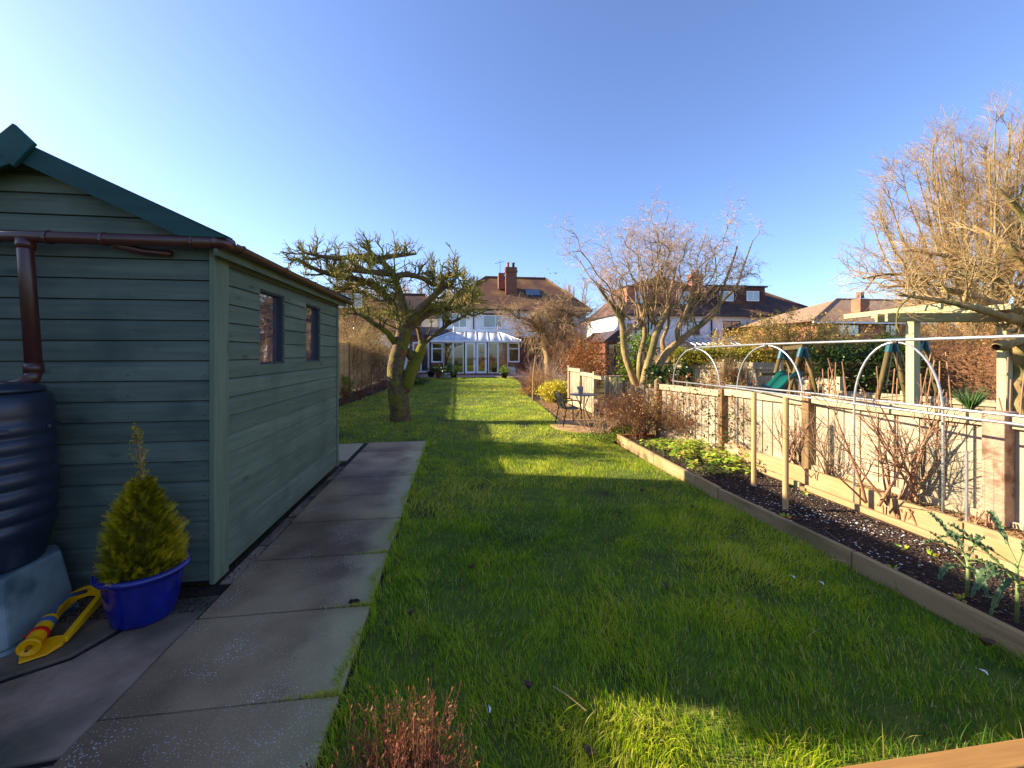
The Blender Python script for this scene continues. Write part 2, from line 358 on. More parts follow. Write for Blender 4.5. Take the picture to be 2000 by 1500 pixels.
M['white'] = surf('white_scrap', (225, 228, 235), (240, 240, 244), rough=0.7, bump=0)
M['rock'] = surf('rock', (120, 84, 62), (158, 118, 92), rough=0.9, scale=8, bump=0.6)
M['wire'] = surf('green_wire', (90, 120, 92), rough=0.5, bump=0, metal=0.3)
M['meadow'] = surf('meadow_ground', (62, 72, 20), (96, 96, 34), rough=1.0, scale=3, bump=0.6, world=True, bdist=0.05, c3=(96, 78, 46), s3=0.5)
M['lawn'] = surf('lawn_ground', (84, 88, 22), (120, 128, 34), rough=1.0, scale=12, bump=1.0, world=True, bdist=0.03, c3=(66, 62, 26), s3=1.8, t3=(0.52, 0.68), bscale=60)
M['mossbank'] = leafy('mossy_ivy', [(70, 84, 14), (132, 136, 24), (170, 150, 50)], 0.3)
M['grass'] = leafy('grass_blade', [(84, 128, 50), (128, 168, 34), (192, 206, 28), (214, 206, 84), (224, 204, 140)], trans=0.6, rough=0.45, spec=0.25)
M['thuja'] = leafy('golden_conifer', [(104, 100, 8), (160, 146, 10), (204, 180, 24), (226, 198, 50)], 0.3)
M['hedge_dark'] = leafy('dark_evergreen', [(22, 42, 14), (40, 62, 20), (70, 88, 26)], 0.2, rough=0.35)
M['leaf_mid'] = leafy('mid_green_leaf', [(64, 92, 20), (104, 130, 30), (150, 160, 50)], 0.35)
M['leaf_yellow'] = leafy('yellow_variegated_leaf', [(150, 150, 30), (210, 190, 50), (226, 206, 90)], 0.3)
M['leaf_red'] = leafy('reddish_leaf', [(120, 52, 30), (150, 78, 38), (120, 110, 40), (176, 100, 60)], 0.3)
M['leaf_dry'] = leafy('dry_brown_leaf', [(112, 72, 38), (156, 110, 60), (190, 148, 92)], 0.3)
M['leaf_gold'] = leafy('golden_leaf', [(150, 128, 40), (190, 160, 62), (214, 184, 96)], 0.35)
M['heather'] = leafy('red_heather', [(96, 46, 38), (134, 70, 52), (168, 100, 66)], 0.2)
M['straw'] = leafy('strawberry_leaf', [(96, 134, 30), (150, 180, 48), (190, 204, 84), (186, 130, 60)], 0.35)
M['kale'] = leafy('kale_leaf', [(48, 70, 48), (74, 96, 62), (108, 126, 84)], 0.25, rough=0.4)
M['kale_rib'] = surf('kale_rib', (98, 116, 62), (124, 138, 80), rough=0.5, bump=0)
M['conf_dark'] = leafy('dark_conifer', [(26, 44, 22), (46, 66, 28), (84, 86, 40)], 0.15)

# concrete slabs: brown stain in the middle, pale rim, white aggregate flecks
def slabmat():
    m, t, b = new_mat('aggregate_concrete'); L = t.links.new
    g = N(t, 'ShaderNodeNewGeometry'); oi = N(t, 'ShaderNodeObjectInfo')
    n1 = N(t, 'ShaderNodeTexNoise'); n1.inputs['Scale'].default_value = 1.5; n1.inputs['Detail'].default_value = 5; L(g.outputs['Position'], n1.inputs['Vector'])
    r1 = N(t, 'ShaderNodeValToRGB'); e = r1.color_ramp.elements
    e[0].position = 0.40; e[0].color = lin((112, 86, 62))+(1,); e[1].position = 0.62; e[1].color = lin((162, 134, 98))+(1,)
    L(n1.outputs['Fac'], r1.inputs[0])
    n2 = N(t, 'ShaderNodeTexNoise'); n2.inputs['Scale'].default_value = 210; n2.inputs['Detail'].default_value = 3; L(g.outputs['Position'], n2.inputs['Vector'])
    mr = N(t, 'ShaderNodeMapRange'); mr.inputs[3].default_value = 0.35; mr.inputs[4].default_value = 1.65; L(n2.outputs['Fac'], mr.inputs[0])
    mx = N(t, 'ShaderNodeMix', data_type='RGBA', blend_type='MULTIPLY'); mx.inputs[0].default_value = 1; L(r1.outputs[0], mx.inputs[6]); L(mr.outputs[0], mx.inputs[7])
    # paler gritty rim toward the lawn (wear with a shape of its own)
    sx = N(t, 'ShaderNodeSeparateXYZ'); L(g.outputs['Position'], sx.inputs[0])
    n4 = N(t, 'ShaderNodeTexNoise'); n4.inputs['Scale'].default_value = 3; L(g.outputs['Position'], n4.inputs['Vector'])
    ad = N(t, 'ShaderNodeMath', operation='MULTIPLY_ADD'); L(n4.outputs['Fac'], ad.inputs[0]); ad.inputs[1].default_value = 0.5; L(sx.outputs[0], ad.inputs[2])
    r2 = N(t, 'ShaderNodeMapRange'); r2.inputs[1].default_value = -0.52; r2.inputs[2].default_value = -0.32; L(ad.outputs[0], r2.inputs[0])
    m2 = N(t, 'ShaderNodeMix', data_type='RGBA'); L(r2.outputs[0], m2.inputs[0]); L(mx.outputs[2], m2.inputs[6]); m2.inputs[7].default_value = lin((172, 154, 108))+(1,)
    vo = N(t, 'ShaderNodeTexVoronoi'); vo.inputs['Scale'].default_value = 95; L(g.outputs['Position'], vo.inputs['Vector'])
    n5 = N(t, 'ShaderNodeTexNoise'); n5.inputs['Scale'].default_value = 4; L(g.outputs['Position'], n5.inputs['Vector'])
    th = N(t, 'ShaderNodeMapRange'); th.inputs[1].default_value = 0.4; th.inputs[2].default_value = 0.7; th.inputs[3].default_value = 0.08; th.inputs[4].default_value = 0.27; L(n5.outputs['Fac'], th.inputs[0])
    lt = N(t, 'ShaderNodeMath', operation='LESS_THAN'); L(vo.outputs['Distance'], lt.inputs[0]); L(th.outputs[0], lt.inputs[1])
    m3 = N(t, 'ShaderNodeMix', data_type='RGBA'); L(lt.outputs[0], m3.inputs[0]); L(m2.outputs[2], m3.inputs[6]); m3.inputs[7].default_value = lin((212, 204, 196))+(1,)
    hs = N(t, 'ShaderNodeHueSaturation'); m4 = N(t, 'ShaderNodeMapRange'); m4.inputs[3].default_value = 0.86; m4.inputs[4].default_value = 1.12
    L(oi.outputs['Random'], m4.inputs[0]); L(m4.outputs[0], hs.inputs['Value']); L(m3.outputs[2], hs.inputs['Color'])
    L(hs.outputs[0], b.inputs['Base Color']); b.inputs['Roughness'].default_value = 0.62; b.inputs['Specular IOR Level'].default_value = 0.4
    bu = N(t, 'ShaderNodeBump'); bu.inputs['Strength'].default_value = 0.9; bu.inputs['Distance'].default_value = 0.006; L(n2.outputs['Fac'], bu.inputs['Height'])
    L(bu.outputs[0], b.inputs['Normal'])
    return m
M['slab'] = slabmat()

# ------------------------------------------------------------------ vegetation generators
def unit(a): return a/np.maximum(np.linalg.norm(a, axis=-1, keepdims=True), 1e-9)
def resample(pts, rad, k):
    p = np.array([list(q) for q in pts], float); s = np.r_[0, np.cumsum(np.linalg.norm(np.diff(p, axis=0), axis=1))]
    t = np.linspace(0, s[-1], k)
    # smooth (catmull-like) by interpolating and relaxing
    q = np.stack([np.interp(t, s, p[:, i]) for i in range(3)], 1); r = np.interp(t, s, rad)
    for _ in range(2): q[1:-1] = 0.25*q[:-2]+0.5*q[1:-1]+0.25*q[2:]
    return q, r
def walk(rng, p0, d0, L, k, wig, up, r0, r1, drift=None):
    n = len(p0); P = np.zeros((n, k, 3)); P[:, 0] = p0; d = unit(d0); seg = (L/(k-1))[:, None]
    for i in range(1, k):
        P[:, i] = P[:, i-1]+d*seg
        d = d+wig*rng.normal(size=(n, 3))+np.array([0, 0, up])
        if drift is not None: d = d+drift
        d = unit(d)
    f = np.linspace(0, 1, k)[None, :]
    R = r0[:, None]*(1-f)+r1*f
    return P, R
def children(rng, P, R, n, L, ang, tmin, k, wig, up, rr, r1, flat=1.0, taper=0.5, tmax=1.0):
    N0, k0 = P.shape[:2]
    plen = np.linalg.norm(np.diff(P, axis=1), axis=2).sum(1); cnt = np.maximum(1, np.round(n*plen/plen.mean()*rng.uniform(0.7, 1.3, N0))).astype(int)
    idx = np.repeat(np.arange(N0), cnt); t = rng.uniform(tmin, tmax, len(idx)); ff = t*(k0-1); i = np.minimum(ff.astype(int), k0-2); fr = (ff-i)[:, None]
    p = P[idx, i]*(1-fr)+P[idx, i+1]*fr; T = unit(P[idx, i+1]-P[idx, i]); rp = R[idx, i]*(1-fr[:, 0])+R[idx, i+1]*fr[:, 0]
    q = rng.normal(size=(len(idx), 3)); q[:, 2] *= flat; q = unit(q-(q*T).sum(1, keepdims=True)*T)
    a = np.radians(rng.uniform(ang[0], ang[1], len(idx)))[:, None]
    d = np.cos(a)*T+np.sin(a)*q
    LL = rng.uniform(L[0], L[1], len(idx))*(1-taper*t)
    r0 = np.minimum(rp*0.85, rr*rng.uniform(0.7, 1.2, len(idx)))
    return walk(rng, p, d, LL, k, wig, up, r0, r1)
def tubes(P, R, sides):
    n, k = P.shape[:2]
    T = np.empty_like(P); T[:, 1:-1] = P[:, 2:]-P[:, :-2]; T[:, 0] = P[:, 1]-P[:, 0]; T[:, -1] = P[:, -1]-P[:, -2]; T = unit(T)
    m = unit(P[:, -1]-P[:, 0]); ref = np.where(np.abs(m[:, 2:3]) < 0.8, np.array([[0, 0, 1.0]]), np.array([[1.0, 0, 0]]))
    ref = ref[:, None, :]; A = unit(np.cross(T, np.broadcast_to(ref, T.shape))); B = np.cross(T, A)
    th = np.linspace(0, 2*np.pi, sides, endpoint=False)
    V = P[:, :, None, :]+R[:, :, None, None]*(np.cos(th)[None, None, :, None]*A[:, :, None, :]+np.sin(th)[None, None, :, None]*B[:, :, None, :])
    base = (np.arange(n)*k*sides)[:, None, None]; i = (np.arange(k-1)*sides)[None, :, None]; s = np.arange(sides)[None, None, :]; s2 = (s+1) % sides
    F = np.stack([base+i+s, base+i+s2, base+i+sides+s2, base+i+sides+s], -1).reshape(-1, 4)
    return V.reshape(-1, 3), F
def join(parts):
    V, F, o = [], [], 0
    for v, f in parts: V.append(v); F.append(f+o); o += len(v)
    return np.concatenate(V), np.concatenate(F)
def tree(name, label, cat, base, limbs, levels, bark, twig, seed, sides0=9, group=None, kmain=14, first_twig=1, knob=0.0, clip=None):
    """limbs: list of (points, radii); levels: list of dicts for children()."""
    rng = np.random.default_rng(seed); root = thing(name, label, cat, base, group)
    Q = [resample(p, r, kmain) for p, r in limbs]; P = np.stack([q[0] for q in Q]); R = np.stack([q[1] for q in Q])
    if knob: R = R*(1+knob*rng.normal(size=R.shape)).clip(0.6, 1.6)
    v, f = tubes(P, R, sides0); mesh_np('trunk', v, f, bark, root, smooth=True)
    br, tw = [], []
    for li, lv in enumerate(levels):
        lv = dict(lv); sd = lv.pop('sides', 3)
        P, R = children(rng, P, R, **lv)
        if clip is not None:
            ok = clip(P[:, -1]); P, R = P[ok], R[ok]
        (br if li < first_twig else tw).append(tubes(P, R, sd))
    if br:
        v, f = join(br); mesh_np('branches', v, f, bark, root, smooth=True)
    if tw:
        v, f = join(tw); mesh_np('twigs', v, f, twig, root)
    return root, P
def leaf_quads(rng, C, size, dirs=None, asp=0.5, droop=0.0):
    n = len(C); sz = size*rng.uniform(0.6, 1.3, n)[:, None]
    d = unit(rng.normal(size=(n, 3)) if dirs is None else dirs+0.45*rng.normal(size=(n, 3)))
    s = unit(np.cross(d, rng.normal(size=(n, 3))))
    nn = np.cross(d, s)
    V = np.stack([C, C+d*sz*0.5+s*sz*asp*0.5+nn*sz*0.06, C+d*sz-nn*sz*droop, C+d*sz*0.5-s*sz*asp*0.5+nn*sz*0.06], 1).reshape(-1, 3)
    F = np.arange(n*4).reshape(n, 4); return V, F
def blob(rng, c, rad, n, lumps=40, spread=0.22, shell=0.55, zmin=None):
    d = unit(rng.normal(size=(lumps, 3))); r = rng.uniform(shell, 1.0, lumps)**0.7
    L = d*r[:, None]
    P = L[rng.integers(0, lumps, n)]+rng.normal(size=(n, 3))*spread
    P = P*np.array(rad)+np.array(c)
    if zmin is not None: P = P[P[:, 2] > zmin]
    return P
def leaves_obj(rng, name, P, size, mat, parent, asp=0.5, dirs=None, centre=None):
    V, F = leaf_quads(rng, P, size, dirs, asp); var = np.repeat(rng.uniform(0, 1, len(P)), 4)
    return mesh_np(name, V, F, mat, parent, var=var)
def shrub(name, label, cat, base, rad, n, size, mat, seed, group=None, lumps=40, stems=10, stem_mat=None, asp=0.5, lift=0.0, spread=0.2, shell=0.45):
    rng = np.random.default_rng(seed); base = Vector(base); root = thing(name, label, cat, base, group)
    c = np.array(base)+np.array([0, 0, rad[2]*0.95+lift])
    P = blob(rng, c, rad, n, lumps, spread, shell=shell, zmin=base.z+0.01)
    leaves_obj(rng, 'foliage', P, size, mat, root, asp)
    if stems:
        p0 = np.array(base)+rng.normal(size=(stems, 3))*np.array([rad[0]*.15, rad[1]*.15, 0])
        d = np.stack([rng.normal(size=stems)*.6, rng.normal(size=stems)*.6, np.ones(stems)], 1)
        Pp, Rr = walk(rng, p0, d, np.full(stems, (rad[2]*1.7+lift)), 7, 0.15, 0.05, np.full(stems, max(0.006, rad[0]*.03)), 0.002)
        Pc, Rc = children(rng, Pp, Rr, 6, (rad[2]*.4, rad[2]*.9), (25, 60), .25, 5, .12, .05, .006, .0015)
        v, f = join([tubes(Pp, Rr, 5), tubes(Pc, Rc, 3)]); mesh_np('stems', v, f, stem_mat or M['twig_dark'], root)
    return root
def twiggy(name, label, cat, base, w, h, n, mat, seed, group=None, r=0.006, lean=0.35, kids=((8, 0.4),), depth=None, leaf=None, wig=.1, k=7, up=.03):
    """bare shrub: stems fanning from the ground with side twigs"""
    rng = np.random.default_rng(seed); base = Vector(base); root = thing(name, label, cat, base, group); depth = depth or w
    p0 = np.array(base)+np.stack([rng.normal(size=n)*w*.12, rng.normal(size=n)*depth*.12, np.zeros(n)], 1)
    d = np.stack([rng.normal(size=n)*lean*w/h*1.4, rng.normal(size=n)*lean*depth/h*1.4, np.ones(n)], 1)
    P, R = walk(rng, p0, d, h*rng.uniform(.65, 1.15, n), k, wig, up, np.full(n, r)*rng.uniform(.7, 1.3, n), r*.25)
    v, f = tubes(P, R, 5); mesh_np('stems', v, f, mat, root)
    tw = []
    for c, l in kids:
        P, R = children(rng, P, R, c, (h*l*.5, h*l), (20, 50), .2, 4, wig, up, r*.5, r*.15); tw.append(tubes(P, R, 3))
    if tw:
        v, f = join(tw); mesh_np('twigs', v, f, mat, root)
    if leaf:
        q = P[:, 1:].reshape(-1, 3); q = q[rng.random(len(q)) < leaf[2]]; leaves_obj(rng, 'leaves', q, leaf[1], leaf[0], root)
    return root

# ------------------------------------------------------------------ ground, lawn, paths
FENCE = [(4.08, 1.2), (4.0, 2.46), (3.8, 3.88), (3.6, 5.0), (3.3, 6.2), (3.22, 7.4), (3.18, 8.6), (3.14, 9.7), (3.1, 10.8)]
def sheet(name, pts, z, mat, kind='structure'):
    me = bpy.data.meshes.new(name); me.from_pydata([(x, y, z) for x, y in pts], [], [tuple(range(len(pts)))]); me.update()
    return tag(link(name, me, mat), kind=kind)
sheet('ground', [(-300, -60), (300, -60), (300, 500), (-300, 500)], -0.04, M['meadow'])
LAWN = [(-0.47, -1.5), (3.2, -1.5), (2.75, 1.2), (2.7, 2.2), (2.6, 3.4), (2.52, 4.6), (2.5, 5.7), (2.5, 6.3), (2.2, 7.6), (2.15, 8.6), (2.3, 11), (2.35, 13.5), (2.6, 16), (3.0, 19), (3.2, 23.4),
        (-2.9, 23.4), (-2.6, 18), (-2.9, 14), (-3.2, 10), (-3.3, 6.72), (-0.47, 6.72)]
rg = np.random.default_rng(3)
def hgt(x, y): return 0.012*np.sin(x*2.1+1)*np.sin(y*1.7)+0.010*np.sin(x*4.3+y*3.1)
def inside(x, y, poly):
    x = np.asarray(x); y = np.asarray(y); r = np.zeros(x.shape, bool); n = len(poly)
    for i in range(n):
        x1, y1 = poly[i]; x2, y2 = poly[(i+1) % n]
        c = ((y1 > y) != (y2 > y)) & (x < (x2-x1)*(y-y1)/(y2-y1+1e-12)+x1); r ^= c
    return r
sheet('lawn', LAWN, 0.0, M['lawn'])
sheet('border_soil', [(-4.0, 6.72), (-3.28, 6.72), (-3.18, 10), (-2.88, 14), (-2.58, 18), (-2.88, 23.4), (-4.0, 23.4)], -0.004, M['soil'])
sheet('border_soil', [(2.14, 8.6), (2.2, 7.6), (2.5, 6.3), (4.0, 6.1), (4.2, 23), (3.2, 23.4), (3.0, 19), (2.6, 16), (2.35, 13.5), (2.3, 11)], -0.004, M['soil'])
MB().box(-6, 14, 23.4, 28.6, -0.1, 0.03).build('terrace', M['terrace'])
tag(bpy.data.objects['terrace'], kind='structure')

# grass blades
def grass():
    zones = [(-0.46, 3.1, 0.2, 2.2, 14000, 1.0, 3), (-0.46, 2.9, 2.2, 3.6, 9000, 1.1, 3), (-0.46, 2.7, 3.6, 6.6, 3400, 1.3, 2), (-3.3, 2.6, 6.6, 11, 1300, 1.8, 2), (-3.3, 3.3, 11, 23.4, 420, 3.0, 2)]
    Vs, Fs, va, tp = [], [], [], []; off = 0
    for x0, x1, y0, y1, dens, ws, seg in zones:
        n = int((x1-x0)*(y1-y0)*dens); x = rg.uniform(x0, x1, n); y = rg.uniform(y0, y1, n)
        k = inside(x, y, LAWN); 
        k &= ~((x+1.2)**2+(y-8.85)**2 < 0.03)
        # clumping: a low frequency field sets height, swirl direction and density
        f = np.sin(x*5.1+1.3*np.sin(y*3.3))*np.sin(y*4.7+1.7*np.sin(x*2.9)); f2 = np.sin(x*11+y*7+2*np.sin(y*5))*np.sin(y*13-x*6)
        f3 = np.sin(x*1.3+2.1*np.sin(y*.9))*np.sin(y*1.1+.7)
        k &= rg.random(n) < np.clip(0.86+0.25*f+.2*f2, 0.3, 1)
        x, y, f, f2, f3 = x[k], y[k], f[k], f2[k], f3[k]; n = len(x)
        th = 2.3*f+1.8*np.sin(y*1.9+x)+rg.normal(0, 1.0, n)+3.9; lean = np.clip(0.55+0.3*f2+rg.normal(0, .3, n), 0.05, 1.5)
        Lb = (0.028+0.012*f+0.009*f2+rg.gamma(2.0, 0.007, n)); Lb *= np.where(rg.random(n) < .05, 1.7, 1.0)
        wd = rg.uniform(0.0010, 0.0022, n)*ws
        d = np.stack([np.cos(th), np.sin(th)], 1); s = np.stack([-d[:, 1], d[:, 0]], 1)
        rot = rg.uniform(0, np.pi, n); s = np.stack([s[:, 0]*np.cos(rot)-s[:, 1]*np.sin(rot), s[:, 0]*np.sin(rot)+s[:, 1]*np.cos(rot)], 1)
        rows = []
        for j in range(seg+1):
            t = j/seg; h = Lb*(t*np.cos(lean*t*.7)); o = Lb*(np.sin(lean)*t**1.7)
            c = np.stack([x+d[:, 0]*o, y+d[:, 1]*o, np.maximum(h, 0.001)-0.003], 1)
            ww = (wd*(1-t**2.2))[:, None]
            if j < seg:
                e = np.concatenate([s*ww, np.zeros((n, 1))], 1); rows += [c-e, c+e]
            else: rows.append(c)
        m = len(rows); V = np.stack(rows, 1).reshape(-1, 3); b = (np.arange(n)*m)[:, None]
        tri = []
        for j in range(seg-1):
            a = 2*j; tri += [[a, a+1, a+3], [a, a+3, a+2]]
        a = 2*(seg-1); tri.append([a, a+1, a+2])
        F = (b[:, :, None]+np.array(tri)[None]).reshape(-1, 3)
        v = np.clip(0.33+0.22*f3+0.16*f+.10*f2+rg.normal(0, 0.17, n), 0, 0.82); dry = rg.random(n) < 0.08; v[dry] = rg.uniform(.8, 1, dry.sum())
        Vs.append(V); Fs.append(F+off); off += len(V); va.append(np.repeat(v, m))
    # grass creeping over the path edge and out of a few joints
    for kind_ in (0, 1):
        n = 5200 if kind_ == 0 else 900
        if kind_ == 0: y = rg.uniform(.3, 6.7, n); x = -.478+.02*np.sin(y*9)+.012*np.sin(y*23)+rg.normal(0, .012, n); zb = np.full(n, .006); th = math.pi+rg.normal(0, .9, n)
        else: kk = rg.choice([1, 2, 2, 3, 4], n); y = .55+.61*kk+rg.normal(0, .006, n); x = -.50-rg.gamma(1.2, .05, n); zb = np.full(n, .02); th = rg.uniform(0, 6.28, n)
        L_ = rg.uniform(.02, .07 if kind_ == 0 else .035, n); lean = rg.uniform(.2, 1.3, n); w_ = rg.uniform(.001, .0022, n)
        d = np.stack([np.cos(th), np.sin(th)], 1); sx = np.stack([-d[:, 1], d[:, 0], np.zeros(n)], 1)*w_[:, None]
        b0 = np.stack([x, y, zb], 1); mid = b0+np.stack([d[:, 0]*L_*.3*np.sin(lean), d[:, 1]*L_*.3*np.sin(lean), L_*.55], 1); tipp = b0+np.stack([d[:, 0]*L_*np.sin(lean), d[:, 1]*L_*np.sin(lean), L_*np.cos(lean*.8)], 1)
        V = np.stack([b0-sx, b0+sx, mid-sx*.8, mid+sx*.8, tipp], 1).reshape(-1, 3); F = (np.arange(n)*5)[:, None, None]+np.array([[0, 1, 3], [0, 3, 2], [2, 3, 4]])[None]
        Vs.append(V); Fs.append(F.reshape(-1, 3)+off); off += len(V); va.append(np.repeat(np.clip(rg.normal(.45 if kind_ == 0 else .75, .2, n), 0, 1), 5))
    tag(mesh_np('grass', np.concatenate(Vs), np.concatenate(Fs), M['grass'], var=np.concatenate(va)), 'short uneven green lawn grass between the path and the beds', 'grass', kind='stuff')
grass()

# concrete path of nine slabs along the shed, plus the pale cross strip behind it
path = MB().box(-1.52, -0.47, 0.4, 6.68, -0.06, 0.004).build('path', M['soil']); tag(path, kind='structure')
def slab(parent, x0, x1, y0, y1, z, mat, name='slab', jit=0.004, th=0.05):
    r = lambda: rnd.uniform(-jit, jit)
    b = MB(); pts = [(x0+r(), y0+r()), (x1+r(), y0+r()), (x1+r(), y1+r()), (x0+r(), y1+r())]
    cx, cy = (x0+x1)/2, (y0+y1)/2; tz = rnd.uniform(-.004, .004)
    b.prism(pts, 2, z-th, z+tz)
    o = b.build(name, mat, parent, bevel=0.006); return o
ys = [0.55+0.61*k for k in range(11)]
for k in range(10):
    slab(path, -1.39, -0.49, ys[k]+.006, ys[k+1]-.006, 0.030, M['slab'])
for k in range(3):
    slab(path, -1.47-.62*k-.6, -1.47-.62*k, 5.62, 6.62, 0.022, M['slab_far'])
for k in range(5):
    slab(path, -1.485, -1.405, 2.75+.52*k, 3.25+.52*k, 0.014, M['stone'], name='edging_stone')
# natural flagstones in front of the shed
yard = sheet('patio', [(-4.2, 0.3), (-1.40, 0.3), (-1.40, 2.75), (-4.2, 2.75)], 0.002, M['soil'])
def flag(poly):
    MB().prism(poly, 2, -0.03, 0.018+rnd.uniform(-.004, .004)).build('flagstone', M['stone'], yard, bevel=0.008)
flag([(-1.405, 0.55), (-1.405, 1.62), (-2.02, 1.55), (-2.0, 0.55)])
flag([(-1.405, 1.65), (-1.405, 2.62), (-1.62, 2.6), (-1.80, 2.16), (-2.02, 2.02), (-2.02, 1.58)])
flag([(-1.66, 2.69), (-2.2, 2.70), (-2.18, 2.12), (-2.06, 2.05), (-1.83, 2.19)])
flag([(-2.05, 1.40), (-2.06, 2.02), (-2.2, 2.09), (-2.8, 2.05), (-2.78, 1.42)])
flag([(-2.05, 0.55), (-2.05, 1.37), (-2.8, 1.38), (-2.8, .55)])
flag([(-2.23, 2.12), (-2.23, 2.70), (-2.9, 2.70), (-2.88, 2.10)])
flag([(-2.83, .55), (-2.83, 1.7), (-3.6, 1.7), (-3.6, .55)])

# ------------------------------------------------------------------ shed
SX, SY0, SY1, EZ, RX_, RZ = -1.5, 2.72, 5.34, 2.10, -2.43, 2.655
LX = 2*RX_-SX
slope = 0.470                     # roof rise per metre
shed = thing('garden_shed', 'blue-green painted timber shed with apex roof and two side windows', 'shed', (RX_, 4.0, 0))
pitch = 0.124
def gable_x(z): return (RZ-0.05-z)/slope            # half width of the gable at height z
# inner shell (walls) behind the cladding, with window holes on the right side
core = MB()
core.box(LX+.03, SX-.03, SY0+.02, SY0+.05, 0.03, EZ); core.prism([(LX+.05, EZ), (SX-.05, EZ), (RX_, RZ-.09)], 1, SY0+.022, SY0+.05)
core.box(LX+.03, SX-.03, SY1-.05, SY1-.02, 0.03, EZ); core.prism([(LX+.05, EZ), (SX-.05, EZ), (RX_, RZ-.09)], 1, SY1-.05, SY1-.02)
core.box(LX+.03, LX+.05, SY0+.05, SY1-.05, .03, EZ); core.box(LX+.05, SX-.05, SY0+.05, SY1-.05, .03, .05)
WZ0, WZ1 = 1.37, 1.955; WIN = [(3.32, 3.76), (4.27, 4.69)]
core.box(SX-.05, SX-.03, SY0+.05, SY1-.05, .03, WZ0-.01); core.box(SX-.05, SX-.03, SY0+.05, SY1-.05, WZ1+.01, EZ)
for a, b in [(SY0+.05, WIN[0][0]-.01), (WIN[0][1]+.01, WIN[1][0]-.01), (WIN[1][1]+.01, SY1-.05)]: core.box(SX-.05, SX-.03, a, b, WZ0-.01, WZ1+.01)
core.build('wall', M['dark'], shed)
def shiplap_front(x0a, x1a, x0b, x1b, z, y, sgn, mat, th=.018):
    """board with chamfered top edge; ends run from x*a at the bottom to x*b at the top"""
    prof = [(0, 0), (th, 0.002), (th, pitch*.78), (th*.45, pitch*.90), (th*.35, pitch-.004), (0, pitch-.004)]
    b = MB(); vs = []
    for side in (0, 1):
        for d, h in prof:
            f = h/pitch; xa = (x0a+(x0b-x0a)*f) if side == 0 else (x1a+(x1b-x1a)*f)
            vs.append((xa, y-sgn*d, z+h))
    n = len(prof)
    b.add(vs, [tuple(range(n))[::-1], tuple(range(n, 2*n))]+[(i, (i+1) % n, n+(i+1) % n, n+i) for i in range(n)])
    return b.build('board', mat, shed, loc=((x0a+x1a)/2, y, z))
def shiplap_side(y0, y1, z, x, mat, th=.018, h0=0.0, h1=1.0):
    prof = [(0, 0), (th, 0.002), (th, pitch*.78), (th*.45, pitch*.90), (th*.35, pitch-.004), (0, pitch-.004)]
    prof = [(d, min(max(h, h0*pitch), h1*pitch)) for d, h in prof]
    b = MB(); n = len(prof); vs = [(x+d, y0, z+h) for d, h in prof]+[(x+d, y1, z+h) for d, h in prof]
    b.add(vs, [tuple(range(n)), tuple(range(n, 2*n))[::-1]]+[(n+i, n+(i+1) % n, (i+1) % n, i) for i in range(n)])
    return b.build('board', mat, shed, loc=(x, (y0+y1)/2, z))
z = 0.05
while z < RZ-0.10:
    if z+pitch <= EZ-.03:
        shiplap_front(LX, SX-.004, LX, SX-.004, z, SY0+.018, 1, M['shed'])
    else:
        w0, w1 = min(gable_x(z), SX-RX_-.004), max(.004, min(gable_x(z+pitch), SX-RX_-.004))
        if w0 > .02: shiplap_front(RX_-w0, RX_+w0, RX_-w1, RX_+w1, z, SY0+.018, 1, M['shed'])
    z += pitch
z = 0.05; ya, yb = SY0+.15, SY1-.05
while z < EZ-.02:
    zt = z+pitch; segs = [(ya, yb, 0, 1)]
    if zt > WZ0 and z < WZ1:
        segs = []
        lo = (WZ0-z)/pitch; hi = (WZ1-z)/pitch
        if lo > .08: segs.append((ya, yb, 0, min(lo, 1)))
        elif hi < .92: segs.append((ya, yb, max(hi, 0), 1))
        a0, a1 = max(lo, 0) if lo > .08 else 0, min(hi, 1) if hi < .92 else 1
        if not (lo > .08 and lo >= 1):
            for a, b in [(ya, WIN[0][0]), (WIN[0][1], WIN[1][0]), (WIN[1][1], yb)]: segs.append((a, b, a0, a1))
    for a, b, h0, h1 in segs:
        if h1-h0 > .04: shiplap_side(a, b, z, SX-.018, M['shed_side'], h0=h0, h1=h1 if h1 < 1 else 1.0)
    z += pitch
MB().box(SX-.016, SX+.014, SY0-.012, SY0+.148, 0.03, EZ+.01).build('corner_post', M['shed_post'], shed, bevel=.003)
MB().box(SX-.03, SX+.012, SY1-.048, SY1+.01, 0.03, EZ+.01).build('corner_post', M['shed_post'], shed, bevel=.003)
MB().box(LX-.012, LX+.03, SY0-.012, SY0+.02, 0.03, EZ).build('corner_post', M['shed_post'], shed, bevel=.003)
for y in [SY1-.002]:
    MB().box(LX, SX-.002, y, y+.015, .05, EZ).build('board', M['shed'], shed)
nl_ = MB()
for bx in (LX+.04, -2.95, -2.45, -1.97, SX-.05):
    zz = .05+.03
    while zz < EZ-.1: nl_.box(bx-.0035+rnd.uniform(-.004, .004), bx+.0035, SY0-.0015, SY0+.002, zz, zz+.006); zz += pitch
for by in (SY0+.19, 3.29, 3.79, 4.24, 4.72, SY1-.08):
    zz = .05+.03
    while zz < EZ-.1:
        if not any(a-.01 < by < b+.01 for a, b in WIN): nl_.box(SX-.002, SX+.0015, by-.003, by+.003, zz, zz+.006)
        zz += pitch
nl_.build('nails', M['darkmetal'] if 'darkmetal' in M else M['dark'], shed)['kind'] = 'stuff'
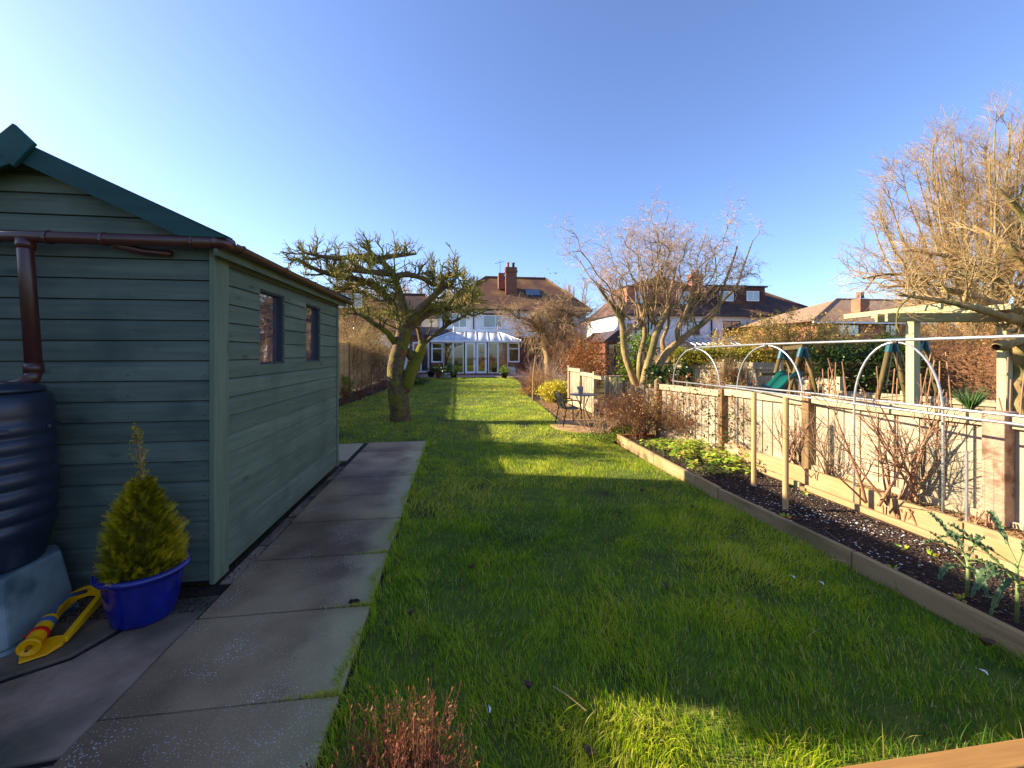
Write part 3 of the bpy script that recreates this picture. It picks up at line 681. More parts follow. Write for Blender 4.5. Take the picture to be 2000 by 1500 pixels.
# windows: pane set back between dark reveals
for a, b in WIN:
    wdw = MB().box(SX-.12, SX-.012, b-.022, b-.001, WZ0, WZ1).box(SX-.12, SX-.012, a+.001, a+.015, WZ0, WZ1)\
        .box(SX-.12, SX-.012, a+.015, b-.022, WZ0+.001, WZ0+.015).box(SX-.12, SX-.012, a+.015, b-.022, WZ1-.015, WZ1-.001)\
        .build('window', surf('dark_reveal', (48, 56, 62), rough=.7, bump=0), shed)
    MB().box(SX-.055, SX-.049, a+.0155, b-.0225, WZ0+.0155, WZ1-.0155).build('pane', M['glass_shed'], wdw)
# roof, bargeboards, diamond finial, fascia
RF, RB = SY0-.12, SY1+.12
for s in (1, -1):
    ex = RX_+s*(SX-RX_+.12)
    zt = lambda x: RZ-abs(x-RX_)*slope
    b = MB(); pts = [(RX_+s*.001, RZ-.05), (ex, zt(ex)-.05), (ex, zt(ex)-.022), (RX_+s*.001, RZ-.022)]
    b.prism(pts, 1, RF+.02, RB).build('roof_panel', M['felt'], shed)
    be = RX_+s*(SX-RX_+.165); cut = EZ+.045
    xl = RX_+s*(RZ-.125-cut)/slope
    pts = [(RX_+s*.002, RZ), (be, zt(be)), (be, cut), (xl, cut), (RX_+s*.002, RZ-.125)]
    for y in (RF-.01, RB):
        MB().prism(pts, 1, y, y+.022).build('bargeboard', M['barge'], shed, bevel=.003)
dc = (RX_, RF-.034)
fin = MB().prism([(dc[0], RZ+.075), (dc[0]+.105, RZ-.03), (dc[0], RZ-.165), (dc[0]-.105, RZ-.03)], 1, dc[1], dc[1]+.022).build('finial', M['barge'], shed, bevel=.004)
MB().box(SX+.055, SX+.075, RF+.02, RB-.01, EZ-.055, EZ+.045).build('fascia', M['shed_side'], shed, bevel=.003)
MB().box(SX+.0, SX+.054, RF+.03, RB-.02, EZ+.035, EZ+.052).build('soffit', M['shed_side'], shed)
# gutter round the front and the right side
gz = EZ+.018
def halfpipe(p, q, r, name):
    p, q = Vector(p), Vector(q); d = (q-p).normalized(); side = d.cross(Vector((0, 0, 1))).normalized(); b = MB(); n = 10; ring = []
    for rr in (r, r-.005):
        for k in range(n+1):
            a = math.pi*k/n; ring.append(side*math.cos(a)*rr-Vector((0, 0, 1))*math.sin(a)*rr)
    idx = list(range(n+1))+list(range(2*n+1, n, -1)); m = len(idx)
    vs = [p+ring[i] for i in idx]+[q+ring[i] for i in idx]
    return b.add(vs, [tuple(range(m)), tuple(range(m, 2*m))[::-1]]+[(i, m+i, m+(i+1) % m, (i+1) % m) for i in range(m)]).build(name, M['gutter'], shed, smooth=False, bevel=.001)
GX, GY = SX+.125, SY0-.10
fg = MB().tube([(LX-.1, GY, gz-.005), (GX-.06, GY, gz+.005)], .034, 14).build('gutter', M['gutter'], shed, smooth=True)
MB().tube([(GX-.07, GY, gz+.005), (GX-.02, GY+.012, gz+.004), (GX, GY+.06, gz+.004)], .037, 14).build('gutter_corner', M['gutter'], shed, smooth=True)
halfpipe((GX, GY+.05, gz+.012), (GX, RB+.03, gz+.0), .04, 'gutter')
for x in (-2.56, -2.30, -2.02, -1.55):
    MB().tube([(x-.009, GY, gz), (x+.009, GY, gz)], .040, 14).build('gutter_bracket', M['gutter'], shed, smooth=False)
for y in (2.75, 3.4, 4.05, 4.7, 5.3):
    MB().prism([(GX+.043*math.cos(a), gz+.01-.043*math.sin(a)) for a in [math.pi*k/8 for k in range(9)]]+[(GX-.038, gz+.02), (GX+.038, gz+.02)], 1, y, y+.02).build('gutter_bracket', M['gutter'], shed)
MB().tube([(-1.98, GY+.02, gz-.02), (-1.86, GY+.06, gz-.05), (-1.72, SY0-.02, gz-.055)], [.03, .022, .018], 8).build('bracket_arm', M['gutter'], shed, smooth=True)
dp = MB().tube([(-2.415, GY, gz-.02), (-2.412, GY-.005, gz-.08), (-2.32, SY0-.16, 1.385)], .034, 18).build('downpipe', M['gutter'], shed, smooth=True)
MB().tube([(-2.415, GY, gz-.015), (-2.414, GY-.002, gz-.07)], .041, 18).build('pipe_collar', M['gutter'], dp, smooth=True)
MB().tube([(-2.326, SY0-.157, 1.40), (-2.317, SY0-.162, 1.352)], .040, 18).build('pipe_collar', M['gutter'], dp, smooth=True)
MB().tube([(-2.317, SY0-.162, 1.36), (-2.320, SY0-.17, 1.325), (-2.345, SY0-.175, 1.30), (-2.385, SY0-.18, 1.285), (-2.44, SY0-.19, 1.275)], .035, 18).build('pipe_elbow', M['gutter'], dp, smooth=True)

# ------------------------------------------------------------------ water butt on its stand
BX, BY = -2.455, 2.42
st = thing('butt_stand', 'pale grey plastic plinth under the dark water butt', 'water butt stand', (BX, BY, 0))
def octa(r0, r1, z0, z1, m, nm):
    pts = [(1, .62), (.62, 1), (-.62, 1), (-1, .62), (-1, -.62), (-.62, -1), (.62, -1), (1, -.62)]
    b = MB(); b.add([(BX+x*r0, BY+y*r0*.9, z0) for x, y in pts]+[(BX+x*r1, BY+y*r1*.9, z1) for x, y in pts],
                    [tuple(range(8))[::-1], tuple(range(8, 16))]+[(i, (i+1) % 8, 8+(i+1) % 8, 8+i) for i in range(8)])
    return b.build(nm, m, st, bevel=.012)
octa(.315, .262, .03, .36, M['stand'], 'plinth'); octa(.335, .318, .004, .03, M['stand'], 'foot_rim')
bt = thing('water_butt', 'dark ribbed plastic water butt standing against the shed front', 'water butt', (BX, BY, .36))
prof = [(.0, .0), (.235, .0), (.245, .02), (.262, .12)]
for k in range(7):
    z0 = .16+.085*k; rr = .268+.014*math.sin((k+1)/8*math.pi)
    prof += [(rr-.004, z0), (rr+.006, z0+.016), (rr+.010, z0+.04), (rr+.006, z0+.064), (rr-.004, z0+.078)]
prof += [(.276, .775), (.274, .83), (.262, .875), (.245, .892), (.0, .895)]
MB().lathe(prof, 56, (BX, BY, .36)).build('barrel', M['butt'], bt, smooth=True)
MB().lathe([(.0, .0), (.236, .0), (.242, .006), (.240, .022), (.20, .040), (.09, .052), (0, .054)], 48, (BX, BY, 1.256)).build('lid', M['butt'], bt, smooth=True)
ha = math.atan2(-.75, .95)
for aa in (-.62, .35):
    hx, hy = BX+.283*math.cos(aa), BY+.283*math.sin(aa)
    o = MB().box(-.006, .012, -.055, .055, -.012, .012).build('handle_slot', M['butt'], bt, loc=(0, 0, 0), bevel=.004)
    o.location = Vector((hx, hy, 1.07))-Vector(bt.location); o.rotation_euler = (0, 0, aa)
o = MB().tube([(0, 0, 0), (.012, 0, 0)], .026, 16).build('hose_cap', M['butt'], bt, loc=(0, 0, 0))
o.location = Vector((BX+.272*math.cos(-.75), BY+.272*math.sin(-.75), 1.185))-Vector(bt.location); o.rotation_euler = (0, 0, -.75)

# ------------------------------------------------------------------ blue pot with golden conifer
PX, PY = -1.705, 2.46
pot = thing('plant_pot', 'large glazed cobalt blue pot at the shed corner', 'plant pot', (PX, PY, .018))
MB().lathe([(0, 0), (.120, 0), (.128, .012), (.150, .12), (.162, .22), (.167, .245), (.188, .250), (.196, .262), (.192, .276), (.175, .280), (.163, .272), (.158, .24)], 56, (PX, PY, .018), sx=1.08).build('bowl', M['blue'], pot, smooth=True)
MB().lathe([(0, .235), (.160, .235)], 40, (PX, PY, .018), sx=1.06).build('compost', M['soil'], pot)
def conifer():
    rng = np.random.default_rng(11); root = thing('conifer', 'small golden conifer with a tall thin leader growing in the blue pot', 'conifer', (PX-.01, PY, .25))
    n = 5200; th = rng.uniform(0, 2*np.pi, n); z = rng.uniform(0, 1, n)**1.1
    prof_r = np.interp(z, [0, .08, .3, .55, .8, 1], [.145, .165, .155, .125, .075, .018])*(1+.17*np.sin(th*4+z*11)*np.sin(z*15+th*3))
    fr = rng.uniform(.25, 1.03, n)**.55; r = prof_r*fr
    C = np.stack([PX-.01+r*np.cos(th), PY+r*np.sin(th), .25+z*.50], 1)
    out = np.stack([np.cos(th), np.sin(th), np.full(n, .95)], 1)+rng.normal(0, .3, (n, 3)); out = unit(out)
    # every spray is a flat fern-like frond: a rib with side needles
    L = rng.uniform(.03, .055, n); side = unit(np.cross(out, rng.normal(size=(n, 3)))); V = []; F = []; m = 9
    vs = []
    for j in range(m):
        t = j/m; s = 1 if j % 2 else -1
        b = C+out*(L*t)[:, None]; tipv = b+out*(L*.26)[:, None]+side*(s*L*.34*(1-.6*t))[:, None]+rng.normal(0, .0015, (n, 3))
        w = out*(L*.055)[:, None]
        vs += [b-w, b+w, tipv]
    V = np.stack(vs, 1).reshape(-1, 3); F = np.arange(n*m*3).reshape(-1, 3)
    var = np.repeat(np.clip(-.05+.55*fr**3+.45*np.sin(th*4+z*11)*np.sin(z*15+th*3)+.18*rng.normal(size=n)-.1*(z < .12), 0, 1), m*3)  # shade put into colour: inner sprays, gaps between lumps and base darker
    mesh_np('foliage', V, F, M['thuja'], root, var=var)
    p0 = np.array([[PX-.01, PY+.01, .62]]); P, R = walk(rng, p0, np.array([[0, 0, 1.]]), np.array([.43]), 12, .03, .02, np.array([.012]), .0015)
    P2, R2 = children(rng, P, R, 46, (.03, .10), (18, 45), .2, 4, .12, .08, .003, .0012)
    v, f = join([tubes(P, R, 6), tubes(P2, R2, 3)]); mesh_np('stem', v, f, M['cane'], root)
    q = P2[:, 1:].reshape(-1, 3); q = q[rng.random(len(q)) < .9]; q = np.repeat(q, 3, 0); leaves_obj(rng, 'leader_sprays', q, .018, M['thuja'], root, asp=.3)
conifer()

# ------------------------------------------------------------------ yellow sprinkler
def sprinkler():
    a, e = Vector((-1.975, 2.155, .022)), Vector((-2.075, 2.60, .022)); ax = (e-a).normalized(); L = (e-a).length
    root = thing('lawn_sprinkler', 'yellow sledge-base lawn sprinkler lying on the flags beside the blue pot', 'sprinkler', tuple(a))
    sd = Vector((ax.y, -ax.x, 0)); up = Vector((0, 0, 1))
    def W(s, t, z): return a+ax*s+sd*t+up*z
    # sledge base: pointed plate in front, long loop behind
    out = [(0, -.035), (.03, .045), (.085, .075), (.13, .07), (.13, .03), (.12, -.062), (.06, -.066)]
    b = MB(); n = len(out); zt = [.006, .008, .020, .03, .034, .03, .016]
    b.add([W(s, t, 0) for s, t in out]+[W(s, t, z) for (s, t), z in zip(out, zt)], [tuple(range(n)), tuple(range(n, 2*n))[::-1]]+[(i, n+i, n+(i+1) % n, (i+1) % n) for i in range(n)])
    b.build('base_plate', M['yellow'], root, bevel=.004)
    loop = []
    for k in range(25):
        f = k/24; an = -math.pi/2+math.pi*f
        loop.append((L-.075+.075*math.cos(an), .075*math.sin(an)))
    path_ = [(.11, -.06)]+[(s, t) for s, t in loop]+[(.11, .066)]
    pts = [(s, t) for s, t in path_]; m = MB()
    inner, outer = [], []
    for i, (s, t) in enumerate(pts):
        p0 = pts[max(0, i-1)]; p1 = pts[min(len(pts)-1, i+1)]; d = Vector((p1[0]-p0[0], p1[1]-p0[1])).normalized(); nn = Vector((-d.y, d.x))*.014
        zz = .026+.085*max(0, (s-.12)/(L-.12))**1.4
        inner.append((s-nn.x, t-nn.y, zz)); outer.append((s+nn.x, t+nn.y, zz))
    k = len(pts); vs = [W(s, t, z) for s, t, z in outer]+[W(s, t, z) for s, t, z in inner]+[W(s, t, z-.04*(s/L)-.014) for s, t, z in inner]+[W(s, t, z-.04*(s/L)-.014) for s, t, z in outer]
    fs = []
    for i in range(k-1):
        for q in range(4): fs.append((q*k+i, q*k+i+1, ((q+1) % 4)*k+i+1, ((q+1) % 4)*k+i))
    fs += [(0, k, 2*k, 3*k), (k-1, 4*k-1, 3*k-1, 2*k-1)]
    m.add(vs, fs).build('runner_loop', M['yellow'], root, smooth=False, bevel=.003)
    c0, c1 = W(.015, -.012, .055), W(.20, -.035, .085)
    def ring(f0, f1, r, mat, nm, par=root): return MB().tube([c0.lerp(c1, f0), c0.lerp(c1, f1)], r, 24).build(nm, mat, par, smooth=False, bevel=.002)
    ring(.12, 1.0, .033, M['yellow'], 'motor_barrel'); ring(.74, .9, .0355, M['greyblue'], 'blue_band'); ring(.42, .52, .0385, M['red'], 'red_ring')
    dsh = MB(); d = (c1-c0).normalized(); u1 = d.orthogonal().normalized(); u2 = d.cross(u1); rr = [(.010, .034), (.012, .0), (.030, .018), (.036, -.004), (.041, -.008), (.041, .0), (.036, .022), (.030, .03)]
    vs = []; nseg = 28
    for r, h in rr:
        for q in range(nseg): t = 2*math.pi*q/nseg; vs.append(c0+d*(h+.012)+u1*r*math.cos(t)+u2*r*math.sin(t))
    fs = [(i*nseg+q, i*nseg+(q+1) % nseg, (i+1)*nseg+(q+1) % nseg, (i+1)*nseg+q) for i in range(len(rr)-1) for q in range(nseg)]
    dsh.add(vs, fs).build('nozzle_dish', M['yellow'], root, smooth=True)
    MB().tube([c0+d*.03, c0+d*.0, c0-d*.012], [.012, .010, .007], 14).build('nozzle', surf('brass', (180, 140, 60), rough=.3, metal=.8, bump=0), root)
    MB().tube([c1-d*.01, c1+d*.03+up*.004, W(.28, -.052, .11), W(.34, -.035, .125), W(L-.04, .0, .10)], .010, 12).build('hose', M['greyblue'], root, smooth=True)
    lv = MB().box(-.02, .025, -.004, .004, -.004, .004).build('pressure_lever', M['red'], root, loc=(0, 0, 0)); lv.location = c0.lerp(c1, .47)+sd*-.035-a
sprinkler()

# ------------------------------------------------------------------ left boundary fence
LF = thing('lap_fence', 'tall brown lap-panel fence along the left edge of the lawn behind the shed', 'fence', (-3.9, 12, 0))
def lap_panel(y0, y1, h, x=-3.9):
    k = int(h/.135)
    for i in range(k):
        zz = .06+i*(h-.1)/k
        b = MB(); b.prism([(x+.012, zz), (x+.024, zz), (x+.012, zz+.15), (x+.004, zz+.15)], 1, y0, y1).build('slat', M['fence_left'], LF, loc=(x, (y0+y1)/2, zz))
    for y in np.linspace(y0+.02, y1-.06, 4): MB().box(x+.022, x+.042, y, y+.045, .05, h).build('batten', M['fence_left'], LF)
    MB().box(x-.01, x+.05, y0, y1, h, h+.03).build('capping', M['fence_left'], LF)
y = -3.6
while y < 24:
    h = 2.03 if y < 9 else 1.74
    lap_panel(y+.05, y+1.83, h)
    MB().box(-3.94, -3.84, y-.05, y+.045, 0, h+.1).build('post', M['fence_post'], LF); y += 1.88

# ------------------------------------------------------------------ right boundary fence
def fpt(y):
    for i in range(len(FENCE)-1):
        (x0, y0), (x1, y1) = FENCE[i], FENCE[i+1]
        if y0 <= y <= y1: return x0+(x1-x0)*(y-y0)/(y1-y0)
    return FENCE[0][0] if y < FENCE[0][1] else FENCE[-1][0]
RFN = thing('board_fence', 'low pale vertical-board fence with posts along the right side', 'fence', (3.8, 4, 0))
def fence_bay(p, q, z0, ztop, nb, style):
    p, q = Vector((p[0], p[1], 0)), Vector((q[0], q[1], 0)); d = (q-p); L = d.length; d.normalize(); nrm = Vector((-d.y, d.x, 0))   # nrm points left (to the lawn)
    if nrm.x > 0: nrm = -nrm
    ang = math.atan2(d.y, d.x)
    if style != 'open':
        bw = L/nb
        for i in range(nb):
            if style == 'ruin' and rnd.random() < .03: continue
            c = p+d*(bw*(i+.5)); j = rnd.uniform(-.004, .004)
            hh = ztop+(rnd.uniform(-.10, .02) if style == 'ruin' else rnd.uniform(-.003, .003)); w2 = bw*(.5 if style == 'new' else .44)
            b = MB(); b.add([(-w2, -.004+0, 0), (w2+.01, -.012, 0), (w2+.01, .0, 0), (-w2, .010, 0), (-w2, -.004, hh-z0), (w2+.01, -.012, hh-z0), (w2+.01, .0, hh-z0), (-w2, .010, hh-z0)],
                            [(0,3,2,1),(4,5,6,7),(0,1,5,4),(1,2,6,5),(2,3,7,6),(3,0,4,7)])
            o = b.build('board', M['fence_new'] if style == 'new' else M['fence_old'], RFN, loc=(0, 0, 0)); o.location = Vector((c.x, c.y, z0))-wloc(RFN)
            o.rotation_euler = (rnd.uniform(-.03, .03) if style == 'ruin' else 0, rnd.uniform(-.05, .05) if style == 'ruin' else rnd.uniform(-.004, .004), ang)
    a, b_ = p+nrm*.03, q+nrm*.03
    if style == 'new':
        MB().bar(a+Vector((0, 0, ztop-.045)), b_+Vector((0, 0, ztop-.045)), .035, .085).build('rail', M['fence_rail'], RFN, bevel=.003)
        MB().bar(a+Vector((0, 0, z0+.06)), b_+Vector((0, 0, z0+.06)), .03, .12).build('gravel_board', M['fence_rail'], RFN, bevel=.003)
        MB().bar(p-nrm*.035+Vector((0, 0, .62)), q-nrm*.035+Vector((0, 0, .62)), .04, .07).build('rail', M['fence_rail'], RFN)
    elif style == 'open':
        MB().bar(a+Vector((0, 0, ztop-.04)), b_+Vector((0, 0, ztop-.04)), .035, .08).build('rail', M['fence_rail'], RFN)
        MB().bar(a+Vector((0, 0, .35)), b_+Vector((0, 0, .35)), .035, .08).build('rail', M['fence_rail'], RFN)
    else:
        MB().bar(p-nrm*.03+Vector((0, 0, .7)), q-nrm*.03+Vector((0, 0, .7)), .04, .07).build('rail', M['fence_rail'], RFN)
M['fence_old'] = wood('old_pale_boards', (132, 116, 90), (166, 148, 118), axis=2, rand=0.2, c3=(150, 134, 96), t3=(.45, .65))
bays = [((4.1, .75), (4.01, 2.42), .12, 1.0, 12, 'new'), ((3.995, 2.5), (3.80, 3.84), .14, 1.0, 9, 'new'), ((3.79, 3.92), (3.6, 4.98), .12, .975, 8, 'new'),
        ((3.585, 5.04), (3.30, 6.16), .08, .95, 10, 'new'), ((3.28, 6.26), (3.22, 7.36), .05, .93, 11, 'ruin'), ((3.22, 7.42), (3.18, 8.2), .05, .95, 8, 'ruin'),
        ((3.18, 8.26), (3.165, 8.9), .05, .94, 6, 'open'), ((3.16, 8.96), (3.13, 9.85), .05, .97, 8, 'new'), ((3.12, 9.92), (3.10, 10.8), .05, 1.04, 8, 'new')]
for b in bays: fence_bay(*b)
for (x, y, w_, h, m) in [(3.98, 2.46, .13, 1.03, 'conc_post'), (3.77, 3.88, .09, 1.0, 'fence_post'), (3.56, 5.01, .08, .97, 'fence_post'), (3.26, 6.21, .09, 1.0, 'timber_dark'),
                         (3.19, 7.39, .07, .93, 'fence_post'), (3.15, 8.23, .07, .96, 'fence_rail'), (3.14, 8.93, .07, 1.02, 'fence_rail'), (3.10, 9.88, .07, 1.05, 'fence_rail'), (3.08, 10.84, .07, 1.1, 'fence_rail')]:
    b = MB().box(x-w_/2, x+w_/2, y-w_/2, y+w_/2, -.02, h)
    if m == 'timber_dark': b.add([(x-w_/2, y-w_/2, h), (x+w_/2, y-w_/2, h), (x+w_/2, y+w_/2, h), (x-w_/2, y+w_/2, h), (x, y, h+.05)], [(0,1,4),(1,2,4),(2,3,4),(3,0,4)])
    b.build('post', M[m], RFN, bevel=.006)

# ------------------------------------------------------------------ vegetable bed and raised planter
BEDL = [(2.72, 1.0), (2.69, 1.62), (2.66, 2.3), (2.60, 3.0), (2.56, 3.75), (2.58, 4.6), (2.60, 5.45), (2.62, 6.25)]
bed = sheet('bed_soil', [(x, y) for x, y in BEDL]+[(3.25, 6.25), (3.5, 5.8), (3.54, 1.0)], 0.06, M['soil'])
sheet('mulch_strip', [(3.45, .8), (3.45, 5.9), (3.66, 5.9), (3.66, .8)], .075, M['mulch'])
sheet('planter_soil', [(3.62, .8), (3.60, 5.95), (3.72, 5.9), (4.12, .8)], .20, M['mulch'])
edge = thing('bed_edging', 'weathered timber boards edging the lawn side of the vegetable bed', 'bed edging', (2.6, 3, 0))
BE = [(2.70, .9), (2.66, 2.38), (2.57, 3.66), (2.575, 4.05), (2.59, 5.0), (2.615, 6.3)]
for i in range(len(BE)-1):
    p, q = Vector((*BE[i], .045)), Vector((*BE[i+1], .045)); d = (q-p).normalized()*.004
    MB().bar(p+d, q-d, .045, .15 if i != 2 else .17).build('board', M['timber_dark'] if i < 2 else M['timber'], edge, bevel=.004)
MB().bar((2.66, 6.28, .05), (3.22, 6.25, .05), .035, .13).build('board', wood('rust_timber', (150, 80, 30), (176, 104, 48), axis=0), edge)
low = thing('bed_board', 'low pale timber edging between the soil and the mulch strip', 'bed edging', (3.5, 3.5, 0))
for a, b_ in [(1.0, 2.28), (2.32, 3.62), (3.70, 4.55), (4.60, 6.0)]:
    MB().bar((3.505, a, .07), (3.49, b_, .07), .035, .11).build('board', M['timber'], low, bevel=.004)
    MB().box(3.455, 3.487, b_-.02, b_+.04, -.02, .10).build('peg', M['timber_dark'], low)
pl = thing('raised_planter', 'long raised timber planter in front of the board fence', 'planter', (3.6, 3.5, 0))
for a, b_ in [(.9, 1.85), (1.87, 2.42), (2.45, 2.86), (2.90, 3.16), (3.19, 4.55), (4.57, 5.92)]:
    MB().bar((3.615, a, .155), (3.60, b_, .155), .035, .20).build('board', M['timber'], pl, bevel=.004)
for yy in (2.43, 2.875, 3.17, 5.35): MB().box(3.570, 3.594, yy-.022, yy+.022, .02, .25).build('stake', M['timber_dark'], pl)
MB().box(3.58, 3.64, 5.93, 6.0, 0, .3).build('stake', M['timber_dark'], pl)

# soil crumbs, white shell bits: loose stuff
def scatter_bits(name, label, cat, n, x0, x1, y0, y1, z, s0, s1, mat, seed, flat=.5, elong=1.0, poly=None, dens=None):
    rng = np.random.default_rng(seed); x = rng.uniform(x0, x1, n); y = rng.uniform(y0, y1, n)
    if poly: k = inside(x, y, poly); x, y = x[k], y[k]
    if dens is not None: k = rng.random(len(x)) < dens(x, y); x, y = x[k], y[k]
    n = len(x); s = rng.uniform(s0, s1, n)**1.0
    base = np.array([[1,0,0],[-.5,.87,0],[-.5,-.87,0],[0,0,1],[0,0,-.6]]); V = base[None]*(s[:, None, None]*rng.uniform(.6, 1.4, (n, 5, 1)))
    V[:, :, 0] *= elong; V[:, :, 2] *= flat
    a = rng.uniform(0, 6.28, n); c, s_ = np.cos(a)[:, None], np.sin(a)[:, None]; X = V[:, :, 0]*c-V[:, :, 1]*s_; Y = V[:, :, 0]*s_+V[:, :, 1]*c
    V = np.stack([X+x[:, None], Y+y[:, None], V[:, :, 2]+z], -1)
    F = np.array([[0,1,3],[1,2,3],[2,0,3],[1,0,4],[2,1,4],[0,2,4]])[None]+(np.arange(n)*5)[:, None, None]
    return tag(mesh_np(name, V.reshape(-1, 3), F.reshape(-1, 3), mat), label, cat, kind='stuff')
bp = [(x+.03, y) for x, y in BEDL]+[(3.22, 6.22), (3.46, 5.8), (3.48, 1.0)]
M['crumb'] = surf('soil_crumb', (34, 26, 24), (72, 54, 46), rough=.95, scale=4, bump=0, world=True)
M['chip'] = surf('bark_chip', (98, 78, 48), (168, 126, 84), rough=.9, scale=9, bump=0, world=True)
scatter_bits('soil_crumbs', 'dark crumbly soil lumps covering the vegetable bed', 'soil', 26000, 2.6, 3.5, 1.0, 6.2, .062, .003, .016, M['crumb'], 1, poly=bp)
scatter_bits('eggshell_bits', 'white shell and straw scraps strewn on the dark bed soil', 'shell scraps', 1700, 2.65, 3.48, 1.7, 4.6, .074, .002, .0075, M['white'], 2, flat=.25, elong=1.9, poly=bp,
             dens=lambda x, y: np.clip(.12+1.0*np.exp(-((y-2.9)/.55)**2)*(.5+.5*np.sin(x*9+y*6)), 0, 1))
scatter_bits('leaf_litter', 'brown leaf litter and chips on the vegetable bed', 'leaf litter', 1500, 2.65, 3.48, 1.2, 6.2, .072, .003, .010, M['chip'], 3, flat=.3, elong=1.6, poly=bp)
scatter_bits('bark_mulch', 'brown bark mulch in the strip beside the planter', 'mulch', 9000, 3.52, 3.60, .9, 5.9, .082, .004, .012, M['chip'], 4, flat=.4, elong=1.6)
scatter_bits('planter_mulch', 'bark chips on the soil of the raised planter', 'mulch', 9000, 3.64, 4.0, .9, 5.9, .208, .004, .012, M['chip'], 5, flat=.4, elong=1.6, dens=lambda x, y: x < np.interp(y, [.75, 2.5, 3.9, 5, 6], [4.05, 3.95, 3.75, 3.66, 3.6]))
scatter_bits('path_debris', 'soil and leaf debris gathered along the foot of the shed', 'debris', 1200, -1.49, -1.37, 2.72, 6.6, .018, .002, .007, M['crumb'], 6, flat=.5)
scatter_bits('yard_debris', 'soil and leaf debris between the flags by the shed front', 'debris', 2500, -2.4, -1.4, 2.45, 2.71, .020, .002, .007, M['crumb'], 8, flat=.5)
scatter_bits('border_litter', 'dead leaves and soil crumbs in the right border beyond the vegetable bed', 'leaf litter', 9000, 2.2, 3.4, 6.3, 12, .0, .008, .03, M['chip'], 7, flat=.4, poly=[(2.25, 8.6), (2.3, 7.6), (2.55, 6.35), (3.3, 6.3), (3.1, 12), (2.4, 12)])

# ------------------------------------------------------------------ fruit-cage hoops, rails, ridge bar, stakes
cage = thing('hoop_frame', 'galvanised tube frame of three hoops with ridge bar over the raised planter', 'hoop frame', (3.6, 4, 0))
HP = [((3.47, 6.1), (3.62, 5.15), 1.52), ((3.62, 4.80), (3.745, 3.93), 1.545), ((3.575, 3.20), (3.765, 2.66), 1.55)]
tops = []
for (a, b_, zt) in HP:
    a, b_ = Vector((*a, 0)), Vector((*b_, 0)); c = (a+b_)/2; h = (b_-a)/2
    pts = [a+Vector((0, 0, zz)) for zz in (.06, .5, .98)]
    for k in range(1, 20):
        t = math.pi*k/20; pts.append(c-h*math.cos(t)+Vector((0, 0, .98+(zt-.98)*math.sin(t))))
    pts += [b_+Vector((0, 0, zz)) for zz in (.98, .5, .15)]
    MB().tube(pts, .0095, 10).build('hoop', M['galv'], cage, smooth=True); tops.append(c+Vector((0, 0, zt+.018)))
t0 = tops[0]; t2 = tops[2]; dd = (t2-tops[1]).normalized()
MB().tube([t0-(tops[1]-t0).normalized()*-.0, tops[1], t2, t2+dd*2.2+Vector((0, 0, .0))], .012, 10).build('ridge_bar', M['galv'], cage, smooth=True)
lf = [Vector((*h[0], 1.0)) for h in HP]; rt = [Vector((*h[1], 1.03)) for h in HP]
MB().tube([lf[0]+Vector((-.02, 0, 0)), lf[1]+Vector((-.02, 0, 0)), lf[2]+Vector((-.02, 0, 0)), Vector((3.53, 1.0, 1.01))], .010, 10).build('side_rail', M['galv'], cage, smooth=True)
MB().tube([Vector((3.60, 5.0, 1.02)), rt[1]+Vector((-.02, 0, 0)), rt[2]+Vector((-.02, 0, 0)), Vector((3.86, 1.0, 1.04))], .010, 10).build('side_rail', M['galv'], cage, smooth=True)
for t in tops: MB().tube([t-Vector((0, .02, .02)), t+Vector((0, .02, -.01))], .017, 10).build('clamp', M['darkmetal'], cage)
net = MB()
def netpt(y): x = np.interp(y, [1.2, 2.66, 3.93, 5.15, 6.1], [3.80, 3.74, 3.72, 3.60, 3.45]); return x
yy = 2.3
while yy < 5.3:
    x = netpt(yy); net.bar((x, yy, .2), (x, yy, .8), .0009); yy += .05
for zz in np.arange(.2, .82, .05):
    for a, b_ in [(2.3, 3.0), (3.0, 3.93), (3.93, 5.3)]: net.bar((netpt(a), a, zz), (netpt(b_), b_, zz), .0009)
tag(net.build('wire_netting', M['wire']), 'thin green wire netting standing in the raised planter', 'wire netting')
def stake(p, ztop, r, mat, label):
    tag(MB().tube([(p[0], p[1], .0), (p[0]+.01, p[1]+.005, ztop)], r, 12).build('wooden_stake', mat, None, loc=(p[0], p[1], 0)), label, 'stake', 'round wooden stakes in the bed')
g1 = gp(1472, 945, .08); g2 = gp(1534, 990, .08)
stake(g1, 1.04, .024, M['stake'], 'round wooden stake beside the strawberry patch, left of the two bed stakes')
stake(g2, 1.06, .024, M['stake'], 'round wooden stake in bare soil nearest the lawn, right of the two bed stakes')
g3 = gp(1342, 858, .05); stake(g3, .98, .02, M['timber_dark'], 'thin dark stake among the climbers behind the bed end')
tag(MB().tube([(3.2, 1.35, 0), (3.2, 1.36, .42)], .012, 8).build('bamboo_cane', M['stake'], None, loc=(3.2, 1.35, 0)), 'short cane behind the kale plants', 'cane')
for (u, v0, v1, lab) in [(1888, 1060, 880, 'thin white rod standing at the planter face right of the large currant bush')]:
    p = gp(u, v0, .1); q = at(u, v1, tY(u, p.y)); tag(MB().tube([p, (p.x, p.y, q.z)], .009, 8).build('thin_rod', M['galv'], None, loc=p), lab, 'rod')

